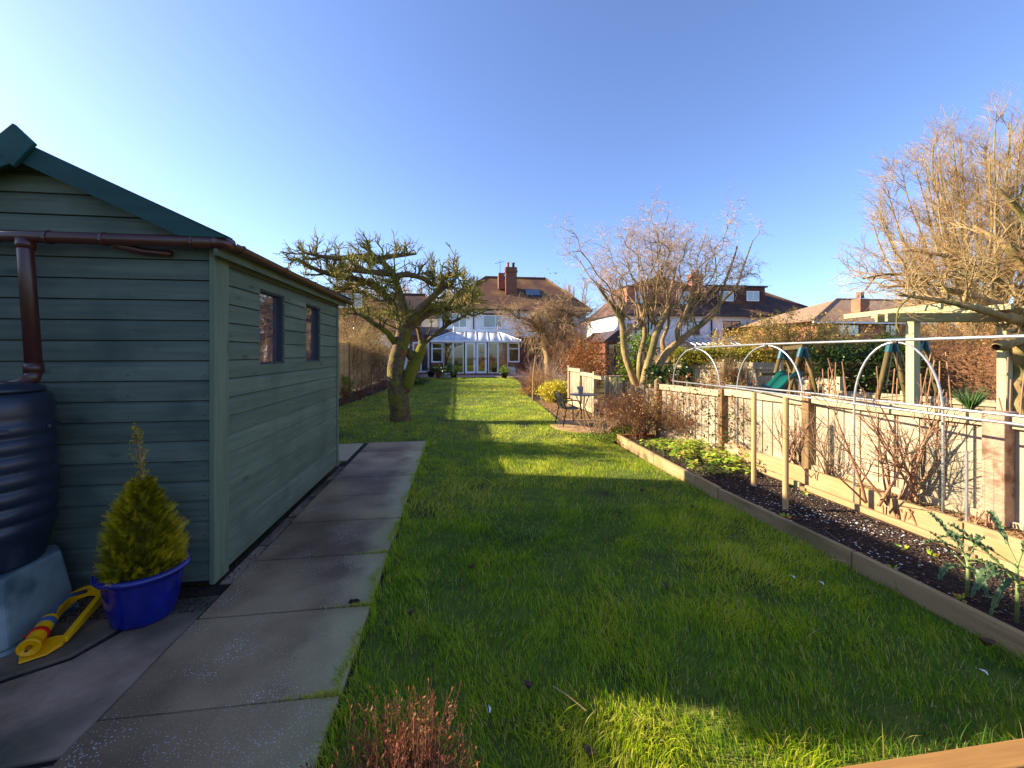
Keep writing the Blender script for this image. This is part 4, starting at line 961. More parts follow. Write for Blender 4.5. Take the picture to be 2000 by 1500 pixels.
# ------------------------------------------------------------------ plants in bed and planter
def currant(name, label, base, w, h, n, seed, kids, r=.009, mat=None, dep=.15):
    return twiggy(name, label, 'fruit bush', base, w, h, n, mat or M['cane'], seed, r=r, lean=.42, kids=kids, depth=dep, wig=.09, up=.035)
currant('currant_bush', 'big bare red-brown currant bush trained against the fence', (3.72, 2.90, .2), 1.5, .98, 15, 21, ((7, .55), (2, .25)), r=.012, dep=.3)
currant('currant_bush', 'bare upright currant bush in the planter behind the right stake', (3.66, 4.0, .2), .5, .78, 15, 22, ((4, .45),), r=.008)
currant('currant_bush', 'smallest bare currant bush with pale thin stems against the fence', (3.68, 3.62, .2), .5, .55, 14, 23, ((4, .4),), r=.006, mat=M['twig_tan'])
def canes():
    rng = np.random.default_rng(5)
    root = thing('raspberry_canes', 'tall straight bare raspberry canes standing above the fence', 'canes', (4.3, 3.2, 0))
    n = 26; y = rng.uniform(2.4, 4.1, n); x = 4.22-.22*(y-2.4)+rng.normal(0, .08, n)
    P, R = walk(rng, np.stack([x, y, np.zeros(n)], 1), np.stack([rng.normal(0, .05, n), rng.normal(0, .08, n), np.ones(n)], 1), rng.uniform(1.1, 1.5, n), 8, .035, .02, np.full(n, .0062), .005)
    v, f = tubes(P, R, 6); mesh_np('stems', v, f, M['cane'], root, smooth=True)
canes()
rng = np.random.default_rng(31)
# pruned stubs in front of the planter
for i, (u, v, lab) in enumerate([(1775, 1020, 'cut cane stubs in the mulch strip below the large currant bush'), (1935, 1030, 'cut reddish stubs in the planter right of the fence post')]):
    p = gp(u, v, .1 if i == 0 else .22); n = 8
    P, R = walk(rng, np.array(p)[None]+rng.normal(size=(n, 3))*np.array([.02, .10, 0]), np.stack([rng.normal(0, .25, n), rng.normal(0, .25, n), np.ones(n)], 1), rng.uniform(.07, .13, n), 3, .05, 0, np.full(n, .006), .006)
    cs = thing('cut_canes', lab, 'cane stubs', p)
    for q in range(n): v_, f_ = tubes(P[q:q+1], R[q:q+1], 6); mesh_np('stub', v_, f_, M['cane'], cs)
# strawberry patch
def strawberries():
    rng = np.random.default_rng(41); root = thing('strawberry_plants', 'low bright green strawberry patch at the far end of the bed', 'strawberry plants', (3.0, 4.9, .06), kind=None)
    n = 520; x = rng.uniform(2.68, 3.42, n); y = rng.uniform(4.1, 5.75, n); k = rng.random(n) < np.clip(1.2-abs((y-4.9)/.85)**3-.4*(x < 2.8)*(y < 4.6), .05, 1); x, y = x[k], y[k]; n = len(x)
    hgt_ = rng.uniform(.05, .16, n)*np.clip(1.3-abs((y-4.9)/.9)**2, .4, 1.2)
    tipp = np.stack([x+rng.normal(0, .04, n), y+rng.normal(0, .04, n), .07+hgt_], 1); base = np.stack([x, y, np.full(n, .06)], 1)
    P = np.stack([base, base*.4+tipp*.6+np.array([0, 0, .02]), tipp], 1); v, f = tubes(P, np.full((n, 3), .0016), 3); mesh_np('stalks', v, f, M['kale_rib'], root)
    # three leaflets each, as folded rounds
    C = np.repeat(tipp, 3, 0); a = rng.uniform(0, 6.28, n); a3 = np.repeat(a, 3)+np.tile([0, 2.09, 4.19], n); s = np.repeat(rng.uniform(.028, .052, n), 3)
    tilt = rng.normal(0, .35, n*3)
    d = unit(np.stack([np.cos(a3), np.sin(a3), tilt], 1)); sd = unit(np.cross(d, np.array([[0, 0, 1.]]))); up = np.cross(sd, d)
    pts = [(0, 0, 0), (.35, .38, .10), (.75, .42, .08), (1.1, .0, -.06), (.75, -.42, .08), (.35, -.38, .10), (.6, 0, -.02)]
    V = np.stack([C+(d*px+sd*py+up*pz)*s[:, None] for px, py, pz in pts], 1).reshape(-1, 3)
    F = np.array([[0, 1, 6], [1, 2, 6], [2, 3, 6], [3, 4, 6], [4, 5, 6], [5, 0, 6]])[None]+(np.arange(n*3)*7)[:, None, None]
    mesh_np('leaves', V, F.reshape(-1, 3), M['straw'], root, var=np.repeat(rng.uniform(0, 1, n*3), 7))
strawberries()
def seedling(p, s, label, seed):
    rng = np.random.default_rng(seed); n = 7; a = rng.uniform(0, 6.28, n); d = np.stack([np.cos(a), np.sin(a), rng.uniform(.2, .9, n)], 1)
    q = np.repeat(np.array([p]), n, 0)+d*.1*s; root = thing('seedling', label, 'weed', p, 'small green weeds in the vegetable bed')
    leaves_obj(rng, 'leaves', q, s, M['straw'], root, asp=.55, dirs=d)
for i, (u, v, lab) in enumerate([(1570, 965, 'small weed in the soil just right of the nearest stake'), (1535, 1010, 'tiny weed in the soil at the foot of the nearest stake'), (1745, 1110, 'small weed near the lawn board, left of the kale'), (1765, 1070, 'small weed in mid bed beside the white scraps'), (1880, 1170, 'small leafy rosette at the foot of the left kale stem'), (1820, 1085, 'small weed between the white scraps and the kale')]):
    seedling(gp(u, v, .065), .04, lab, 50+i)
# kale: stem, long arching crinkled leaves with pale ribs
def kale(p, h, leaves, label, seed):
    rng = np.random.default_rng(seed); root = thing('kale_plant', label, 'kale', p); p = Vector(p); top = p+Vector((.02, .01, h))
    MB().tube([p, p+Vector((.01, 0, h*.5)), top], [.008, .009, .006], 8).build('stem', M['kale_rib'], root, smooth=True)
    for az, L, rise, droop, W in leaves:
        d = Vector((math.cos(az), math.sin(az), 0)); s = Vector((-d.y, d.x, 0)); k = 44; st = p+Vector((.01, 0, h*rng.uniform(.5, 1.0))); cv = rng.uniform(-.25, .25)
        spine = [st+d*(L*t*(1-.25*droop*t*t))+s*(cv*L*t*t)+Vector((0, 0, 1))*(L*(rise*t-droop*t**2.2)) for t in [i/k for i in range(k+1)]]
        V, F = [], []; cols = 7; var = []; ph = rng.uniform(0, 6)
        for i, c in enumerate(spine):
            t = i/k; wd = W*(math.sin(math.pi*min(1, max(0, (t-.20)/.82)))**.55)*(1+.28*math.sin(i*1.9+ph)+.12*rng.normal()) if t > .2 else .002
            for j in range(cols):
                f = j/(cols-1)*2-1; ru = (.55*W*math.sin(i*1.35+(1.6 if f > 0 else 0)+ph)+rng.normal(0, .18*W))*abs(f)**2
                V.append(c+s*(f*wd)+Vector((0, 0, abs(f)*wd*.5+ru if t > .2 else 0))+d*(rng.normal(0, .1*W)*abs(f))); var.append(min(1, max(0, .45+.25*rng.normal()+.25*abs(f)-(.25 if abs(f) < .2 else 0))))
        for i in range(k):
            for j in range(cols-1): a = i*cols+j; F.append((a, a+1, a+cols+1, a+cols))
        mesh_np('leaf', [tuple(x) for x in V], F, M['kale'], root, var=var, smooth=True)
        MB().tube([x-Vector((0, 0, .002)) for x in spine[:-2]], [.0042*(1-.8*i/k) for i in range(k-1)], 6).build('midrib', M['kale_rib'], root, smooth=True)
k1 = gp(1888, 1165, .08); k2 = gp(1985, 1215, .08)
kale(k1, .24, [(math.pi*1.02, .31, .32, .38, .017), (2.6, .22, .7, .6, .016), (.9, .26, 1.1, .65, .018), (1.5, .28, 1.25, .6, .016), (-.6, .24, .5, .8, .015), (3.9, .28, .25, .5, .015), (.2, .24, 1.0, .7, .017), (2.1, .18, 1.3, .5, .014), (4.6, .2, .6, .9, .014)], 'left kale plant with grey-green frilled leaves over the bare soil', 61)
kale(k2, .30, [(2.9, .30, .6, .9, .017), (3.5, .26, .6, 1.2, .014), (1.9, .32, 1.2, .6, .02), (1.1, .28, 1.4, .7, .017), (2.3, .34, .8, .6, .018), (4.2, .24, .5, 1.0, .014), (.3, .3, .9, .7, .017), (5.2, .25, .7, .9, .015), (3.2, .36, .35, .55, .016), (2.6, .2, 1.4, .5, .014)], 'right kale plant with arching leaves at the frame edge', 62)
shrub('leafy_greens', 'low bright leafy greens at the planter foot behind the kale', 'leafy greens', (3.4, 1.75, .06), (.10, .22, .09), 240, .05, M['leaf_mid'], 63, stems=4, lumps=14)

# ------------------------------------------------------------------ foreground pieces
fb = thing('raised_bed_frame', 'sunlit orange timber bed frame across the bottom right corner', 'bed edging', (1.9, 1.1, 0))
MB().box(.86, 3.3, 1.045, 1.125, -.02, .15).build('board', M['timber_x'], fb, bevel=.006)
MB().prism([(1.66, 1.012), (1.73, .99), (1.75, 1.043), (1.66, 1.043)], 2, -.02, .155).build('corner_peg', M['timber_x'], fb, bevel=.004)
MB().box(.86, .93, .3, 1.043, -.02, .14).build('board', M['timber_dark'], fb, bevel=.005)
sheet('frame_soil', [(.93, .3), (3.3, .3), (3.3, 1.05), (.93, 1.05)], .07, M['soil'])
def heather():
    rng = np.random.default_rng(71); b = (-.13, 1.06, 0); root = thing('heather_bush', 'reddish twiggy heather bush at the bottom edge of the lawn', 'shrub', b)
    n = 420; p0 = np.array(b)+rng.normal(size=(n, 3))*np.array([.035, .03, 0]); d = np.stack([rng.normal(0, .20, n), rng.normal(0, .22, n), np.ones(n)], 1)
    P, R = walk(rng, p0, d, rng.uniform(.30, .50, n), 8, .06, .05, np.full(n, .0022), .0008)
    P2, R2 = children(rng, P, R, 7, (.05, .12), (12, 35), .3, 4, .06, .06, .0012, .0006)
    v, f = join([tubes(P, R, 3), tubes(P2, R2, 3)]); mesh_np('stems', v, f, M['twig_dark'], root)
    q = np.concatenate([P[:, 3:].reshape(-1, 3), P2[:, 1:].reshape(-1, 3)]); q = q[rng.random(len(q)) < .8]; dd = np.tile([[0, 0, 1.]], (len(q), 1))
    leaves_obj(rng, 'foliage', q, .013, M['heather'], root, asp=.35, dirs=dd)
    for x, h in ((-.115, .535), (-.10, .51), (-.075, .49)):
        P, R = walk(rng, np.array([[x, 1.06, .0]]), np.array([[0, 0, 1.]]), np.array([h]), 9, .015, .01, np.array([.002]), .001); v, f = tubes(P, R, 4); mesh_np('tall_sprig', v, f, M['cane'], root)
        q = np.repeat(P[0, 5:], 9, 0); q = q+rng.normal(0, .003, q.shape)+np.array([0, 0, 1])*rng.uniform(-.02, .02, (len(q), 1)); leaves_obj(rng, 'flower_spike', q, .010, M['leaf_dry'], root, asp=.5)
heather()
def dead_leaf(p, s, label, mat='leafbrown', rz=0.):
    b = MB(); pts = [(-1, 0, .25), (-.5, .45, .1), (.3, .5, .25), (1, .1, .5), (.4, -.45, .15), (-.5, -.4, .3)]
    b.add([(p[0]+x*s*math.cos(rz)-y*s*math.sin(rz), p[1]+x*s*math.sin(rz)+y*s*math.cos(rz), p[2]+z*s+.004) for x, y, z in pts]+[(p[0], p[1], p[2]+.02*s+.003), (p[0], p[1], p[2]-.02)], [(0, 1, 6), (1, 2, 6), (2, 3, 6), (3, 4, 6), (4, 5, 6), (5, 0, 6), (1, 0, 7), (2, 1, 7), (3, 2, 7), (4, 3, 7), (5, 4, 7), (0, 5, 7)])
    return tag(b.build('dead_leaf', M[mat], None, loc=p), label, 'dead leaf', 'dead leaves on the lawn')
for i, (u, v, s, lab) in enumerate([(921, 1107, .028, 'dark crumpled leaf on shaded grass straight above the heather'), (1302, 1147, .030, 'upright dark leaf on the grass left of the vegetable bed'), (1032, 1338, .026, 'purple-black leaf lump in the grass beside the thin sunlit streak'),
                                    (802, 1197, .022, 'small dark leaf near the path edge of the lawn'), (1150, 1470, .032, 'curled brown leaf in the sunlit grass near the bottom edge'), (1254, 958, .03, 'dark leaf on grass near the sunlit stripe'), (1353, 990, .026, 'dark leaf near the bed edging beside the stakes'), (1925, 1255, .04, 'long purplish leaf in the grass at the foot of the bed board')]):
    dead_leaf(gp(u, v, .035), s, lab, rz=i*1.3)
clod = gp(703, 1174, .03); cb_ = MB(); rc = random.Random(4)
for q in range(3):
    c = clod+Vector((rc.uniform(-.045, .045), rc.uniform(-.008, .008), 0)); nr = 9
    cb_.add([c+Vector((math.cos(a)*rc.uniform(.016, .03), math.sin(a)*rc.uniform(.010, .018), -.004)) for a in [6.283*k/nr for k in range(nr)]]+[c+Vector((math.cos(a)*rc.uniform(.006, .017), math.sin(a)*rc.uniform(.004, .010), rc.uniform(.008, .02))) for a in [6.283*k/nr for k in range(nr)]]+[c+Vector((0, 0, .02))], [(k, (k+1) % nr, nr+(k+1) % nr, nr+k) for k in range(nr)]+[(nr+k, nr+(k+1) % nr, 2*nr) for k in range(nr)])
tag(cb_.build('soil_clod', M['soil'], None, loc=clod), 'dark clod of earth on the path edge over a slab joint', 'clod')
for i, (u, v, lab) in enumerate([(956, 1392, 'small white feather in shaded grass right of the heather'), (1609, 1142, 'small white scrap in the grass near the bed board'), (1553, 1130, 'pale scrap in the grass left of the white scrap near the bed board'), (1930, 1318, 'pale scrap in the grass in the lower right lawn')]):
    p = gp(u, v, .04); tag(MB().tube([p, p+Vector((.004, .012, .006)), p+Vector((-.002, .03, .004))], [.002, .004, .001], 6).build('white_scrap', M['white'], None, loc=p), lab, 'scrap', 'white scraps on the lawn')
p = gp(1080, 1340, .055); q = gp(1145, 1388, .05); tag(MB().tube([p, (p+q)/2+Vector((0, 0, .006)), q], .0025, 6).build('twig', M['stake'], None, loc=p), 'thin straw-coloured twig lying on the sunlit grass streak', 'twig')
p = gp(1617, 1094, .05); q = gp(1652, 1096, .05); tag(MB().tube([p, (p+q)/2+Vector((0, 0, .006)), q], .003, 6).build('twig', M['stake'], None, loc=p), 'short pale twig lying against the bed board', 'twig')

# ------------------------------------------------------------------ mossy apple tree on the lawn
def px_limb(pts, r):                                # (u, v, distance) -> points
    return [at(u, v, t) for u, v, t in pts], r
def apple():
    T = 8.62
    limbs = [px_limb([(783, 824, T), (781, 790, T), (776, 755, T), (768, 730, T), (772, 705, T), (783, 680, T), (790, 650, T), (786, 625, T), (772, 600, T+.1), (745, 570, T+.3), (724, 548, T+.4), (690, 543, T+.3), (640, 538, T), (600, 520, T-.2), (578, 505, T-.3)],
                     [.25, .215, .195, .18, .165, .15, .13, .105, .095, .085, .075, .068, .058, .04, .02]),
             px_limb([(789, 650, T), (790, 620, T), (786, 590, T-.1), (776, 560, T-.2), (770, 535, T-.2), (740, 505, T-.1), (715, 488, T), (722, 476, T)], [.12, .105, .09, .08, .07, .055, .04, .02]),
             px_limb([(776, 560, T-.2), (772, 538, T-.3), (800, 535, T-.3), (830, 545, T-.2), (850, 560, T), (842, 530, T+.1)], [.075, .062, .055, .05, .045, .03]),
             px_limb([(788, 640, T), (805, 620, T-.1), (825, 600, T-.2), (850, 575, T-.4), (870, 560, T-.4), (895, 540, T-.3)], [.11, .095, .085, .065, .045, .02]),
             px_limb([(790, 650, T), (812, 628, T+.1), (835, 610, T+.3), (870, 605, T+.6), (905, 598, T+.6), (930, 580, T+.6)], [.12, .11, .09, .06, .035, .018]),
             px_limb([(783, 680, T+.1), (800, 690, T+.2), (812, 705, T+.2), (800, 735, T+.05), (790, 765, T)], [.05, .11, .13, .12, .13]),
             px_limb([(795, 748, T+.02), (812, 715, T+.2), (826, 680, T+.3), (822, 660, T+.3), (816, 640, T+.3)], [.13, .105, .085, .065, .045]),
             px_limb([(828, 672, T+.3), (850, 652, T+.2), (880, 630, T), (900, 622, T-.1), (925, 603, T-.2)], [.05, .042, .035, .028, .014]),
             px_limb([(772, 670, T), (758, 650, T-.2), (735, 635, T-.3), (705, 615, T-.4), (690, 612, T-.4)], [.08, .06, .05, .035, .02]),
             px_limb([(735, 505, T-.1), (700, 500, T-.3), (660, 505, T-.4), (620, 500, T-.4), (590, 492, T-.4)], [.07, .06, .05, .035, .02]),
             px_limb([(738, 506, T-.1), (765, 500, T+.1), (790, 498, T+.3), (812, 496, T+.3)], [.06, .06, .04, .02]),
             px_limb([(850, 575, T-.4), (865, 545, T-.6), (880, 530, T-.6)], [.06, .05, .03]),
             px_limb([(724, 548, T+.4), (690, 560, T+.9), (650, 572, T+1.1)], [.07, .04, .02]),
             px_limb([(760, 535, T-.2), (700, 528, T-.8), (660, 530, T-1.1)], [.07, .05, .02]),
             px_limb([(870, 603, T+.5), (895, 570, T+1.0), (915, 555, T+1.2)], [.06, .04, .02])]
    base = at(783, 824, T); base.z = 0
    root, _ = tree('apple_tree', 'gnarled leaning apple tree with mossy twin trunk standing on the lawn', 'tree', base, limbs,
         [dict(n=16, L=(.18, .60), ang=(35, 90), tmin=.36, k=6, wig=.26, up=.15, rr=.026, r1=.010, flat=.9, taper=.2, sides=5),
          dict(n=7, L=(.10, .32), ang=(25, 70), tmin=.1, k=4, wig=.2, up=.24, rr=.0125, r1=.006, taper=.2, sides=4),
          dict(n=3, L=(.06, .20), ang=(20, 60), tmin=.2, k=3, wig=.15, up=.2, rr=.0065, r1=.0032, taper=.2)], M['bark_apple'], M['moss_twig'], 101, sides0=11, kmain=22, knob=.05,
         clip=lambda p: p[:, 2] > 2.12)
    # moss cushions and orange lichen on the trunk: bumpy skins a little proud of the bark; the orange also paints the sunlit left edge
    def skin(pts, r, sec, mat, nm, th=.02, n=16):
        q, rr = resample(*px_limb(pts, r), 26); b = MB(); rng_ = random.Random(5); vs = []
        for i in range(26):
            tt = Vector(q[min(25, i+1)])-Vector(q[max(0, i-1)]); tt.normalize(); s = tt.cross(Vector((FX, FY, 0))).normalized(); fr = -tt.cross(s).normalized()
            if fr.dot(Vector((FX, FY, 0))) > 0: fr = -fr
            for j in range(n):
                f = j/(n-1); a = math.radians(sec[0]+(sec[1]-sec[0])*f); e = math.sin(math.pi*f)*math.sin(math.pi*i/25)**.5
                rad = rr[i]*(.97)+(th*e*(.6+.8*rng_.random()) if e > .02 else -.03)
                vs.append(Vector(q[i])+(s*math.cos(a)*-1+fr*math.sin(a))*rad)
        b.add(vs, [(i*n+j, i*n+j+1, (i+1)*n+j+1, (i+1)*n+j) for i in range(25) for j in range(n-1)])
        b.build(nm, mat, root, smooth=True)
    skin([(795, 760, T), (802, 730, T+.05), (814, 708, T+.2), (822, 690, T+.25), (826, 672, T+.3)], [.145, .135, .13, .12, .09], (20, 200), M['moss'], 'moss', .035)
    skin([(800, 628, T-.05), (815, 620, T), (835, 605, T+.2), (850, 600, T+.35)], [.13, .125, .11, .10], (60, 230), M['moss'], 'moss', .04)
    skin([(765, 735, T), (770, 708, T), (781, 680, T)], [.195, .18, .165], (-30, 70), M['sunlit_lichen'], 'sunlit_lichen', .02)
    skin([(774, 690, T), (785, 665, T), (789, 640, T)], [.175, .16, .145], (-20, 60), M['moss'], 'moss', .02)
    skin([(772, 668, T), (758, 650, T-.2), (738, 636, T-.3)], [.09, .065, .05], (20, 180), M['moss'], 'moss', .02)
apple()

# ------------------------------------------------------------------ contorted tree, old pear, sapling, tall tree, gnarled climber
def willow():
    T = 12.5
    L = [px_limb([(1244, 760, T), (1236, 735, T), (1222, 700, T), (1216, 665, T), (1219, 640, T), (1212, 620, T), (1190, 590, T-.2), (1165, 555, T-.4)], [.13, .12, .11, .10, .10, .09, .06, .03]),
         px_limb([(1250, 765, T+.3), (1249, 730, T+.3), (1250, 690, T+.3), (1262, 655, T+.3), (1252, 610, T+.5), (1240, 560, T+.7)], [.11, .10, .09, .08, .06, .03]),
         px_limb([(1254, 768, T-.2), (1262, 720, T-.2), (1276, 680, T-.2), (1281, 645, T-.2), (1300, 620, T-.1), (1310, 570, T), (1320, 520, T)], [.13, .12, .11, .12, .09, .06, .03]),
         px_limb([(1262, 770, T), (1282, 725, T), (1298, 690, T), (1330, 665, T), (1352, 645, T), (1380, 630, T), (1402, 605, T)], [.13, .12, .12, .11, .09, .06, .03]),
         px_limb([(1297, 690, T+.1), (1292, 665, T+.2), (1300, 650, T+.2), (1308, 625, T+.3), (1290, 585, T+.4)], [.09, .07, .06, .05, .03]),
         px_limb([(1325, 668, T), (1322, 645, T-.2), (1340, 610, T-.4), (1352, 560, T-.6)], [.09, .08, .06, .03]),
         px_limb([(1402, 610, T), (1410, 570, T), (1420, 540, T), (1435, 500, T), (1440, 480, T)], [.05, .045, .04, .03, .02]),
         px_limb([(1370, 630, T), (1400, 600, T+.3), (1440, 560, T+.4), (1452, 520, T+.4), (1470, 470, T+.4)], [.05, .045, .04, .03, .015])]
    rng = np.random.default_rng(8); b = np.array(at(1295, 650, T))
    fan = []
    for i in range(36):                             # long curly uprights fanning out of the heads
        hu, hv = [(1216, 625), (1281, 640), (1310, 615), (1252, 640), (1345, 630)][i % 5]
        tu = hu+(rng.uniform(-115, 40) if hu < 1250 else rng.uniform(-90, 120)); tv = rng.uniform(395, 520)+abs(tu-1290)*.22; dt = rng.uniform(-1.6, 1.6); pts = []
        for k in range(9):
            f = k/8; pts.append((hu+(tu-hu)*f**1.15+rng.normal(0, 8), hv+(tv-hv)*f+rng.normal(0, 4), T+dt*f))
        L.append(px_limb(pts, list(np.linspace(.030, .007, 9))))
    tree('contorted_tree', 'bare multi-stemmed tree with corkscrew twigs rising behind the low fence', 'tree', gp(1252, 770, 0)*1 if False else Vector((at(1252, 760, T).x, at(1252, 760, T).y, 0)), L,
         [dict(n=6, L=(.5, 1.3), ang=(20, 60), tmin=.3, k=9, wig=.40, up=.07, rr=.014, r1=.005, taper=.3, sides=4),
          dict(n=6, L=(.25, .8), ang=(25, 70), tmin=.15, k=7, wig=.5, up=.06, rr=.0065, r1=.0028, taper=.3),
          dict(n=3, L=(.2, .6), ang=(25, 70), tmin=.3, k=6, wig=.55, up=.02, rr=.0036, r1=.0018, taper=.2)], M['bark_tan'], M['twig_pink'], 102, sides0=8, kmain=20, knob=.03)
willow()
def pear():
    T = 19.0
    L = [px_limb([(1074, 748, T), (1074, 720, T), (1070, 690, T), (1062, 660, T), (1058, 635, T), (1050, 612, T-.3)], [.28, .24, .21, .18, .14, .06]),
         px_limb([(1076, 750, T), (1080, 715, T), (1082, 690, T), (1086, 660, T), (1082, 630, T), (1090, 612, T), (1105, 600, T+.3)], [.2, .19, .17, .14, .13, .1, .05]),
         px_limb([(1066, 665, T), (1054, 650, T-.4), (1040, 628, T-.8), (1015, 620, T-1)], [.12, .1, .08, .04]), px_limb([(1086, 640, T), (1070, 615, T+.4), (1062, 598, T+.6)], [.1, .08, .04]),
         px_limb([(1090, 615, T), (1115, 610, T), (1135, 620, T-.2)], [.08, .06, .04]), px_limb([(1082, 660, T), (1098, 640, T-.6), (1112, 645, T-1)], [.08, .06, .03])]
    b = at(1074, 745, T); b.z = 0
    tree('pear_tree', 'old bare fruit tree with drooping tan twigs right of the conservatory', 'tree', b, L,
         [dict(n=9, L=(.7, 1.5), ang=(30, 80), tmin=.4, k=7, wig=.25, up=-.02, rr=.045, r1=.014, taper=.2, sides=4),
          dict(n=10, L=(.4, 1.1), ang=(30, 75), tmin=.15, k=6, wig=.22, up=-.10, rr=.014, r1=.006, taper=.3),
          dict(n=6, L=(.2, .7), ang=(25, 70), tmin=.2, k=4, wig=.2, up=-.12, rr=.008, r1=.004, taper=.2)], M['bark_tan'], M['twig_tan'], 103, sides0=8, knob=.06)
pear()
def sapling():
    p = gp(1041, 783); T = 12.1
    L = [px_limb([(1041, 783, T), (1041, 750, T), (1042, 725, T), (1045, 700, T), (1047, 690, T)], [.03, .024, .022, .022, .02])]
    for u, v in [(1032, 676), (1058, 670), (1024, 682), (1064, 690), (1046, 660), (1036, 662)]: L.append(px_limb([(1046, 692, T), ((1046+u)/2, 688, T), (u, v, T+rnd.uniform(-.3, .3))], [.018, .012, .006]))
    tree('sapling', 'slender pale sapling standing alone on the sunlit lawn edge', 'tree', (p.x, p.y, 0), L, [dict(n=4, L=(.15, .4), ang=(25, 60), tmin=.3, k=4, wig=.15, up=.05, rr=.007, r1=.003, sides=4)], M['bark_tan'], M['twig_tan'], 104, kmain=8)
sapling()
def bigtree():
    T = 16.0; b = at(1935, 720, T); b.z = 0; rng = np.random.default_rng(9); L = []
    L.append(([b, b+Vector((0, 0, 1.2)), b+Vector((.05, .1, 2.2))], [.42, .34, .30]))
    for i in range(50):
        a = rng.uniform(0, 2*math.pi); rr = rng.uniform(.05, 1.0)**.7; top = Vector((b.x+math.cos(a)*rr*4.6, b.y+math.sin(a)*rr*4.2, 10.8-3.9*rr**2.0+rng.uniform(-.6, .3)))
        s = b+Vector((rng.normal(0, .1), rng.normal(0, .1), rng.uniform(1.2, 2.4))); pts = []
        for k in range(9):
            f = k/8; q = s.lerp(top, f); bow = math.sin(math.pi*f)*.22*rr; q = q+Vector((math.cos(a)*bow*3.6, math.sin(a)*bow*3.6, -bow*2.2)); pts.append(q+Vector((rng.normal(0, .06), rng.normal(0, .06), 0)))
        L.append((pts, list(np.linspace(.075, .012, 9))))
    tree('broad_tree', 'tall broad bare tree glowing golden, filling the right edge of the sky', 'tree', b, L,
         [dict(n=9, L=(.9, 2.0), ang=(15, 45), tmin=.2, k=7, wig=.10, up=.09, rr=.020, r1=.006, taper=.5, sides=4),
          dict(n=7, L=(.5, 1.2), ang=(18, 50), tmin=.15, k=5, wig=.12, up=.07, rr=.009, r1=.004, taper=.3),
          dict(n=5, L=(.3, .7), ang=(20, 50), tmin=.2, k=3, wig=.12, up=.05, rr=.0055, r1=.003, taper=.2)], M['bark_tan'], M['twig_gold'], 105, sides0=7, kmain=16, knob=.03)
bigtree()
def gnarled():
    T = 5.3; b = at(1995, 830, T); b.z = 0
    L = [px_limb([(2005, 850, T), (1995, 800, T), (1985, 760, T), (2000, 715, T), (1985, 690, T-.1), (2010, 650, T), (2020, 610, T)], [.17, .16, .15, .12, .11, .12, .10]),
         px_limb([(2010, 655, T), (1975, 665, T-.2), (1945, 678, T-.3)], [.10, .08, .055]), px_limb([(2000, 760, T), (1975, 720, T+.2), (1990, 700, T+.2)], [.10, .09, .07]),
         px_limb([(2030, 640, T), (2005, 610, T-.2), (1950, 600, T-.2), (1880, 570, T-.1), (1800, 555, T), (1720, 560, T+.2)], [.09, .08, .06, .045, .03, .012]),
         px_limb([(2030, 640, T), (2000, 580, T+.2), (1940, 540, T+.3), (1860, 500, T+.3), (1780, 490, T+.4)], [.08, .06, .05, .03, .012]),
         px_limb([(2030, 620, T), (2010, 540, T), (1970, 480, T), (1900, 440, T+.2)], [.08, .06, .045, .02]),
         px_limb([(2030, 600, T), (2040, 500, T), (2000, 420, T), (1950, 370, T)], [.08, .06, .04, .02]),
         px_limb([(2020, 630, T), (1960, 618, T-.4), (1900, 600, T-.5), (1830, 585, T-.4), (1750, 575, T-.3)], [.08, .05, .035, .025, .012]),
         px_limb([(2030, 610, T), (1985, 560, T+.7), (1900, 530, T+1.0), (1820, 545, T+1.1), (1740, 530, T+1.2), (1685, 545, T+1.2)], [.08, .05, .04, .03, .02, .01]),
         px_limb([(2030, 640, T), (2090, 560, T), (2150, 500, T)], [.08, .05, .02])]
    tree('gnarled_climber', 'gnarled old climber with knotted trunk sprawling tan shoots over the pergola', 'climbing tree', b, L,
         [dict(n=9, L=(.35, .9), ang=(25, 75), tmin=.2, k=7, wig=.25, up=.03, rr=.016, r1=.005, taper=.3, sides=5),
          dict(n=5, L=(.25, .7), ang=(25, 70), tmin=.15, k=6, wig=.2, up=.02, rr=.0065, r1=.0025, taper=.3),
          dict(n=4, L=(.15, .45), ang=(25, 60), tmin=.2, k=4, wig=.15, up=.02, rr=.0034, r1=.0016, taper=.2)], M['bark_tan'], M['twig_gold'], 106, sides0=10, kmain=18, knob=.13, clip=lambda p: p[:, 2] > 1.72)
gnarled()

# ------------------------------------------------------------------ pergola
pg = thing('pergola', 'pale green timber pergola with two posts in the next garden', 'pergola', (6, 5, 0))
pa, pb = at(1783, 700, 5.3), at(1962, 700, 5.3); zt = 1.94
for p in (pa, pb): MB().box(p.x-.05, p.x+.05, p.y-.05, p.y+.05, 0, zt).build('post', M['perg'], pg, bevel=.004)
d = (pb-pa); d.z = 0; d.normalize(); n_ = Vector((-d.y, d.x, 0))
a_ = Vector((pa.x, pa.y, zt))-d*.42; c_ = Vector((pb.x, pb.y, zt+.0))+d*1.6
for s in (-1, 1):
    MB().bar(a_+n_*.072*s+Vector((0, 0, -.02)), c_+n_*.072*s+Vector((0, 0, -.02)), .04, .11).build('beam', M['perg_x'], pg, bevel=.003)
for k in range(6):
    c = Vector((pa.x, pa.y, zt+.075))+d*(-.15+.42*k); MB().bar(c-n_*.5, c+n_*.9, .04, .07).build('rafter', M['perg_x'], pg, bevel=.003)

